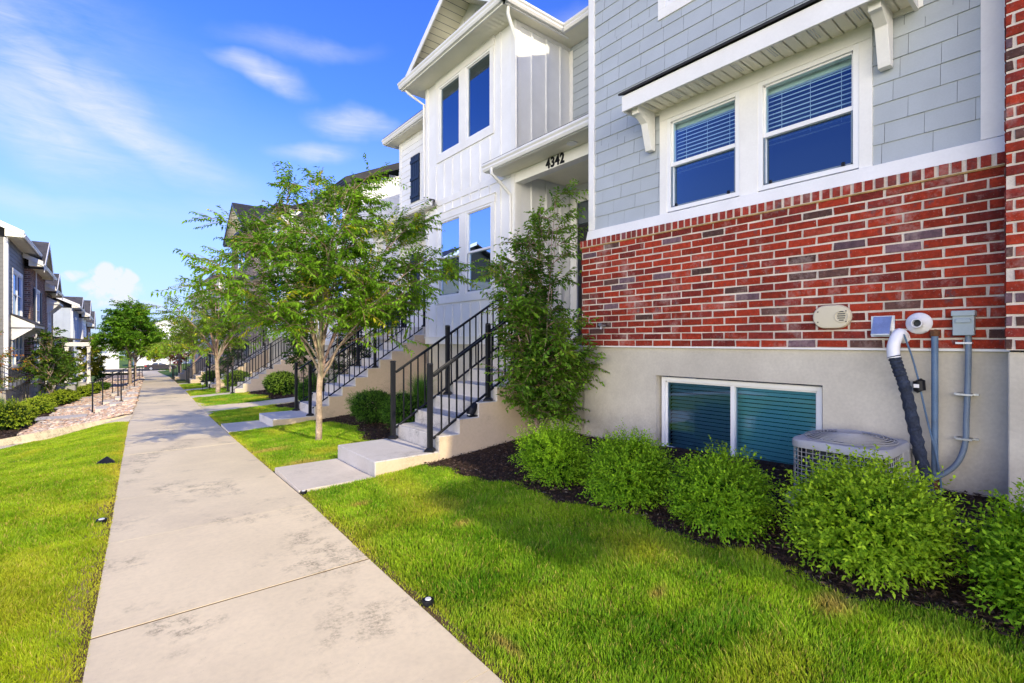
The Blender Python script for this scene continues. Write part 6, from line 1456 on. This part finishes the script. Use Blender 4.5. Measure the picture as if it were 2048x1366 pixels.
def turf(label, x0, x1, y0, y1, n, seed, wfac=1., hfac=1., left=False, bedf=None, holes=(), tone=None):
    global rng; rng = np.random.default_rng(seed)
    X = rng.uniform(x0, x1, n); Y = rng.uniform(y0, y1, n)
    Z, xl, xr = gnp(X, Y); ok = np.ones(n, bool); edge = np.zeros(n)
    if left:
        ok &= X < xl + .004; e = xl - X; pp = path_poly[::-1]; ylim = np.interp(X, [p[0] for p in pp], [p[1] for p in pp]); ok &= Y < ylim - .02; bare = np.exp(-((e - .10) / .10) ** 2) * np.clip(vn(X, Y, 1.1, 3) * 2.2 - .75, 0, 1) * (Y < 6.5)
    else:
        ok &= X > xr - .004; e = X - xr; bx = fvec(bedf, np.linspace(y0, y1, 200)); lim = np.interp(Y, np.linspace(y0, y1, 200), bx) + .05 * (vn(X, Y, 7, 2) - .5) + .02; over = X - lim; ok &= (over < 0) | (rng.random(n) < .05 * np.exp(-over / .08)); bare = np.zeros(n)
        bare = np.maximum(bare, .65 * np.exp(-(np.clip(-over, 0, 1) / .05)) * vn(X, Y, 4, 4))
    for hx0, hx1, hy0, hy1 in holes: ok &= ~((X > hx0) & (X < hx1) & (Y > hy0) & (Y < hy1))
    dr = np.zeros(n)
    for cx_, cy_, a, b in dry: dr = np.maximum(dr, np.exp(-(((X - cx_) / a) ** 2 + ((Y - cy_) / b) ** 2) ** 1.5 * (.6 + .9 * vn(X, Y, 9, 1))))
    edged = np.exp(-e / .10)
    bare = np.maximum(bare, dr * .35); ok &= rng.random(n) > bare * .9; ok &= rng.random(n) > .35 * edged
    X, Y, Z, e, dr, edged = (q[ok] for q in (X, Y, Z, e, dr, edged)); n = len(X)
    dist = np.sqrt(X ** 2 + Y ** 2)
    cl = vn(X, Y, 2.3, 0) * .6 + vn(X, Y, 6, 1) * .4; dr = dr * .75; hh = (.024 + .020 * vn(X, Y, 3.2, 2) + .012 * vn(X, Y, 14, 3)) * rng.uniform(.55, 1.25, n) * hfac * (1 - .45 * edged) * (1 - .15 * dr)
    a = rng.uniform(0, 6.28, n); flow = vn(X, Y, 4, 4) * 9; lean = hh * rng.uniform(.1, .75, n); d = np.stack([np.cos(a) * .7 + np.cos(flow) * .5, np.sin(a) * .7 + np.sin(flow) * .5, np.zeros(n)], 1)
    b = np.stack([X, Y, Z - .014], 1); w = (.0030 + .0006 * dist) * wfac * rng.uniform(.7, 1.3, n); th = rng.uniform(0, 6.28, n); s = np.stack([np.cos(th), np.sin(th), np.zeros(n)], 1) * w[:, None] * .5
    mid = b + d * (lean * .4)[:, None]; mid[:, 2] += hh * .6; tip = b + d * lean[:, None]; tip[:, 2] += hh * 1.0
    V_ = np.empty((n, 5, 3)); V_[:, 0] = b - s; V_[:, 1] = b + s; V_[:, 2] = mid + s * .8; V_[:, 3] = mid - s * .8; V_[:, 4] = tip
    idx = (np.arange(n)[:, None] * 5 + np.array([0, 1, 2, 0, 2, 3, 3, 2, 4])[None]).ravel()
    g1, g2 = (np.array((.11, .29, .010)), np.array((.38, .57, .025))) if tone is None else tone; yel = np.array((.62, .55, .05)); straw = np.array((.68, .50, .14))
    f = np.clip(cl * 1.3 - .2 + rng.normal(size=n) * .18, 0, 1)[:, None]; col = g1 * (1 - f) + g2 * f
    yf = np.clip(edged * .65 * (.4 + vn(X, Y, 5, 5)) + np.clip(vn(X, Y, 1.7, 3) - .62, 0, 1) * 1.6 + rng.normal(size=n) * .10, 0, .9)[:, None]; col = col * (1 - yf) + yel * yf
    sf = np.clip(dr * 1.1 + (rng.random(n) < .08) * .8, 0, 1)[:, None]; col = col * (1 - sf) + straw * sf * rng.uniform(.6, 1.1, (n, 1)); col = col * rng.uniform(.8, 1.2, (n, 1))
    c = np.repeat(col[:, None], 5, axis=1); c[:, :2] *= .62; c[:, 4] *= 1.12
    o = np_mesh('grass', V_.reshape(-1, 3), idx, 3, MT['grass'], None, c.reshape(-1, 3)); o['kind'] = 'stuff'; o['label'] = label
bf0 = beds[0][2]
turf('sunlit green lawn in the foreground', 1.35, 3.5, -.9, 2.6, 170000, 1, bedf=bf0)
turf('green lawn between the pavement and the mulch bed', 1.35, 3.5, 2.6, 5.5, 105000, 2, 1.1, bedf=bf0, holes=[(0, 2.40, 5.40, 9), (0, 9, 5.42, 9)])
turf('lawn between the first and second stairs', 1.5, 3.8, 6.62, 11.0, 100000, 3, 1.15, bedf=beds[1][2], holes=[(0, 3.0, 10.95, 13), (0, 3.4, 0, 6.67)])
turf('lawn beyond the second stairs', 1.7, 4, 12.2, 15.9, 40000, 4, 1.2, bedf=beds[2][2])
turf('lawn beyond the cross path', 2.0, 4.6, 17.9, 22.7, 36000, 5, 1.4, 1.1, bedf=beds[3][2], tone=(np.array((.10, .26, .012)), np.array((.2, .4, .02))))
turf('far lawn strip beside the walk', 2.3, 4.7, 23.95, 37, 50000, 6, 1.5, 1.3, bedf=lambda y: 4.2, holes=[(0, 4, 28.7, 30.1)], tone=(np.array((.12, .28, .012)), np.array((.22, .42, .02))))
turf('left lawn beside the pavement', -.75, .12, 2.6, 5.2, 60000, 7, left=True, tone=(np.array((.20, .33, .010)), np.array((.42, .52, .02))))
turf('left lawn below the curved path', -1.7, .4, 5.0, 15.5, 250000, 8, 1.15, left=True, tone=(np.array((.17, .32, .010)), np.array((.38, .52, .02))))
turf('outer left lawn', -4.5, -1.2, 2, 12, 50000, 9, 1.6, left=True, tone=(np.array((.17, .32, .010)), np.array((.38, .52, .02))))

# ------------------------------------------------------------------ world, sun, camera
SUN = Vector((.14, -1.60, 1.0)).normalized()
elev = math.asin(SUN.z); azim = math.atan2(SUN.x, SUN.y)
w = bpy.data.worlds.new('World'); scn.world = w; w.use_nodes = True; t = w.node_tree; t.nodes.clear()
sky = t.nodes.new('ShaderNodeTexSky'); sky.sky_type = 'NISHITA'; sky.sun_disc = False; sky.sun_elevation = elev; sky.sun_rotation = azim; sky.altitude = 1400; sky.air_density = 1.0; sky.dust_density = .3; sky.ozone_density = 2.0
tc = t.nodes.new('ShaderNodeTexCoord').outputs['Generated']
hs = N(t, 'ShaderNodeHueSaturation'); hs.inputs['Saturation'].default_value = 1.18; t.links.new(sky.outputs[0], hs.inputs['Color'])
base = mixc(t, 1.0, hs.outputs[0], (1.40, 1.72, 3.3), 'MULTIPLY')
# fair weather clouds: soft wisps in chosen parts of the sky, broken up by stretched noise
mp = N(t, 'ShaderNodeMapping'); mp.inputs['Scale'].default_value = (1.3, 1.3, 4.2); mp.inputs['Rotation'].default_value = (0, R(14), R(20)); t.links.new(tc, mp.inputs['Vector'])
nz = noisef(t, 2.4, 8, .60, .28, .70, mp.outputs[0], 1.2); fz = noisef(t, 26, 8, .62, .30, .70, tc, .4)
def vmath(op, a, b=None):
    n = t.nodes.new('ShaderNodeVectorMath'); n.operation = op
    for i, v in enumerate((a, b)):
        if v is None: continue
        if isinstance(v, bpy.types.NodeSocket): t.links.new(v, n.inputs[i])
        else: n.inputs[i].default_value = v
    return n
cam_a = R(39.05)
def skydir(u, v):
    tt = (u - 1024) / 985; return Vector((math.sin(cam_a) + tt * math.cos(cam_a), math.cos(cam_a) - tt * math.sin(cam_a), (682.5 - v) / 985)).normalized()
warp = vmath('MULTIPLY_ADD', None); n2 = t.nodes.new('ShaderNodeTexNoise'); n2.inputs['Scale'].default_value = 3.5; n2.inputs['Detail'].default_value = 5; t.links.new(tc, n2.inputs['Vector'])
warp.inputs[1].default_value = (.22, .22, .16); warp.inputs[2].default_value = (-.11, -.11, -.08); t.links.new(n2.outputs['Color'], warp.inputs[0])
dirw = vmath('ADD', tc, warp.outputs[0]).outputs[0]
def blob(u, v, wx, wz, amt, tilt=0.):
    c = skydir(u, v); e = c.cross(Vector((0, 0, 1))).normalized(); up = e.cross(c).normalized(); ex = e * math.cos(tilt) + up * math.sin(tilt); uy = -e * math.sin(tilt) + up * math.cos(tilt)
    d = vmath('SUBTRACT', dirw, tuple(c)).outputs[0]
    a = mathn(t, 'DIVIDE', vmath('DOT_PRODUCT', d, tuple(ex)).outputs['Value'], wx); b = mathn(t, 'DIVIDE', vmath('DOT_PRODUCT', d, tuple(uy)).outputs['Value'], wz)
    q = mathn(t, 'ADD', mathn(t, 'MULTIPLY', a, a), mathn(t, 'MULTIPLY', b, b)); r_ = mathn(t, 'SUBTRACT', 1.0, q); r_ = mathn(t, 'MAXIMUM', r_, 0.); r_ = mathn(t, 'MULTIPLY', r_, r_)
    return mathn(t, 'MULTIPLY', r_, amt)
acc = None
for q in [(120, 170, .34, .075, 1.0, -.42), (250, 195, .10, .06, .8, .5), (60, 250, .20, .09, .75, -.35), (20, 60, .30, .16, .42, 0), (510, 130, .09, .028, .85, 0), (600, 75, .16, .03, .35, .1), (690, 230, .11, .035, .85, -.1), (625, 290, .09, .030, .75, .1), (30, 405, .22, .03, .35, 0), (520, 440, .3, .05, .25, 0), (1160, 40, .1, .03, .3, 0)]:
    s_ = blob(*q); acc = s_ if acc is None else mathn(t, 'MAXIMUM', acc, s_)
mp3 = N(t, 'ShaderNodeMapping'); mp3.inputs['Scale'].default_value = (1, 1, 5.5); mp3.inputs['Rotation'].default_value = (0, R(-12), R(20)); t.links.new(tc, mp3.inputs['Vector']); st_ = noisef(t, 9, 8, .7, .30, .68, mp3.outputs[0], .8)
nz = mathn(t, 'ADD', mathn(t, 'MULTIPLY', nz, .6), mathn(t, 'MULTIPLY', st_, .45))
wisp = mathn(t, 'MULTIPLY', acc, mathn(t, 'ADD', mathn(t, 'MULTIPLY', nz, .95), .05)); wisp = mathn(t, 'MINIMUM', mathn(t, 'MULTIPLY', wisp, .95), .8)
cum = None
for q in [(205, 590, .075, .030, 1.6, 0), (185, 566, .030, .026, 1.6, 0), (225, 572, .022, .022, 1.5, 0), (255, 580, .024, .022, 1.5, 0), (130, 555, .05, .014, .9, 0), (205, 615, .12, .018, .9, 0)]:
    s_ = blob(*q); cum = s_ if cum is None else mathn(t, 'MAXIMUM', cum, s_)
cm = N(t, 'ShaderNodeMapRange'); cm.inputs['From Min'].default_value = .30; cm.inputs['From Max'].default_value = .85; t.links.new(mathn(t, 'MULTIPLY', cum, mathn(t, 'ADD', mathn(t, 'MULTIPLY', fz, 1.25), .12)), cm.inputs['Value'])
tot = mathn(t, 'MAXIMUM', wisp, mathn(t, 'MULTIPLY', cm.outputs[0], .85))
# pale haze toward the horizon, clouds in front of it
sx = N(t, 'ShaderNodeSeparateXYZ'); t.links.new(tc, sx.inputs[0]); hz = N(t, 'ShaderNodeMapRange'); hz.inputs['From Min'].default_value = .0; hz.inputs['From Max'].default_value = .42; hz.inputs['To Min'].default_value = .95; hz.inputs['To Max'].default_value = .0; t.links.new(sx.outputs['Z'], hz.inputs['Value'])
cl = mixc(t, hz.outputs[0], base, (4.5, 5.9, 8.1))
cl = mixc(t, tot, cl, (7.9, 8.0, 8.3))
# unseen bright cloud bank, added low behind the camera to fill the shaded facades
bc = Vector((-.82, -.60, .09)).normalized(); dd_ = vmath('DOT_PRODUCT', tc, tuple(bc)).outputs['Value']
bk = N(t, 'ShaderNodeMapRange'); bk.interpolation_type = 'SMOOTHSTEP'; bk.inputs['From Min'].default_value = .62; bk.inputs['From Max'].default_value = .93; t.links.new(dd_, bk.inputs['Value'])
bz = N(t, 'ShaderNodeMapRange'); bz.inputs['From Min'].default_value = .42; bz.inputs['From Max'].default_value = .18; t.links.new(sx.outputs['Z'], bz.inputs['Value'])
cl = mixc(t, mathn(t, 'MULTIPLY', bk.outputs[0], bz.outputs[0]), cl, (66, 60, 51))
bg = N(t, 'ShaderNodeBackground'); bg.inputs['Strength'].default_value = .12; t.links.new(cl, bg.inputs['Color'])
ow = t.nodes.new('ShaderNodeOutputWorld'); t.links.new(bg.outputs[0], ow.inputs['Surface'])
sl_ = bpy.data.lights.new('sun', 'SUN'); sl_.energy = 5.0; sl_.angle = R(.53); sl_.color = (1, .87, .62)
so = bpy.data.objects.new('sun', sl_); so.rotation_euler = SUN.to_track_quat('Z', 'Y').to_euler(); so.location = (0, -10, 12); COL.objects.link(so)
cd = bpy.data.cameras.new('camera'); cd.sensor_width = 36; cd.lens = 985 / 2048 * 36; cd.clip_end = 1000; cd.clip_start = .05
co = bpy.data.objects.new('camera', cd); co.location = (0, 0, H); co.rotation_euler = (R(90), 0, -cam_a); COL.objects.link(co); scn.camera = co
scn.view_settings.view_transform = 'Standard'; scn.view_settings.look = 'None'; scn.view_settings.exposure = 0; scn.view_settings.gamma = 1
scn.render.engine = 'CYCLES'; scn.cycles.max_bounces = 8; scn.cycles.transparent_max_bounces = 16; scn.cycles.use_denoising = True; scn.cycles.diffuse_bounces = 4
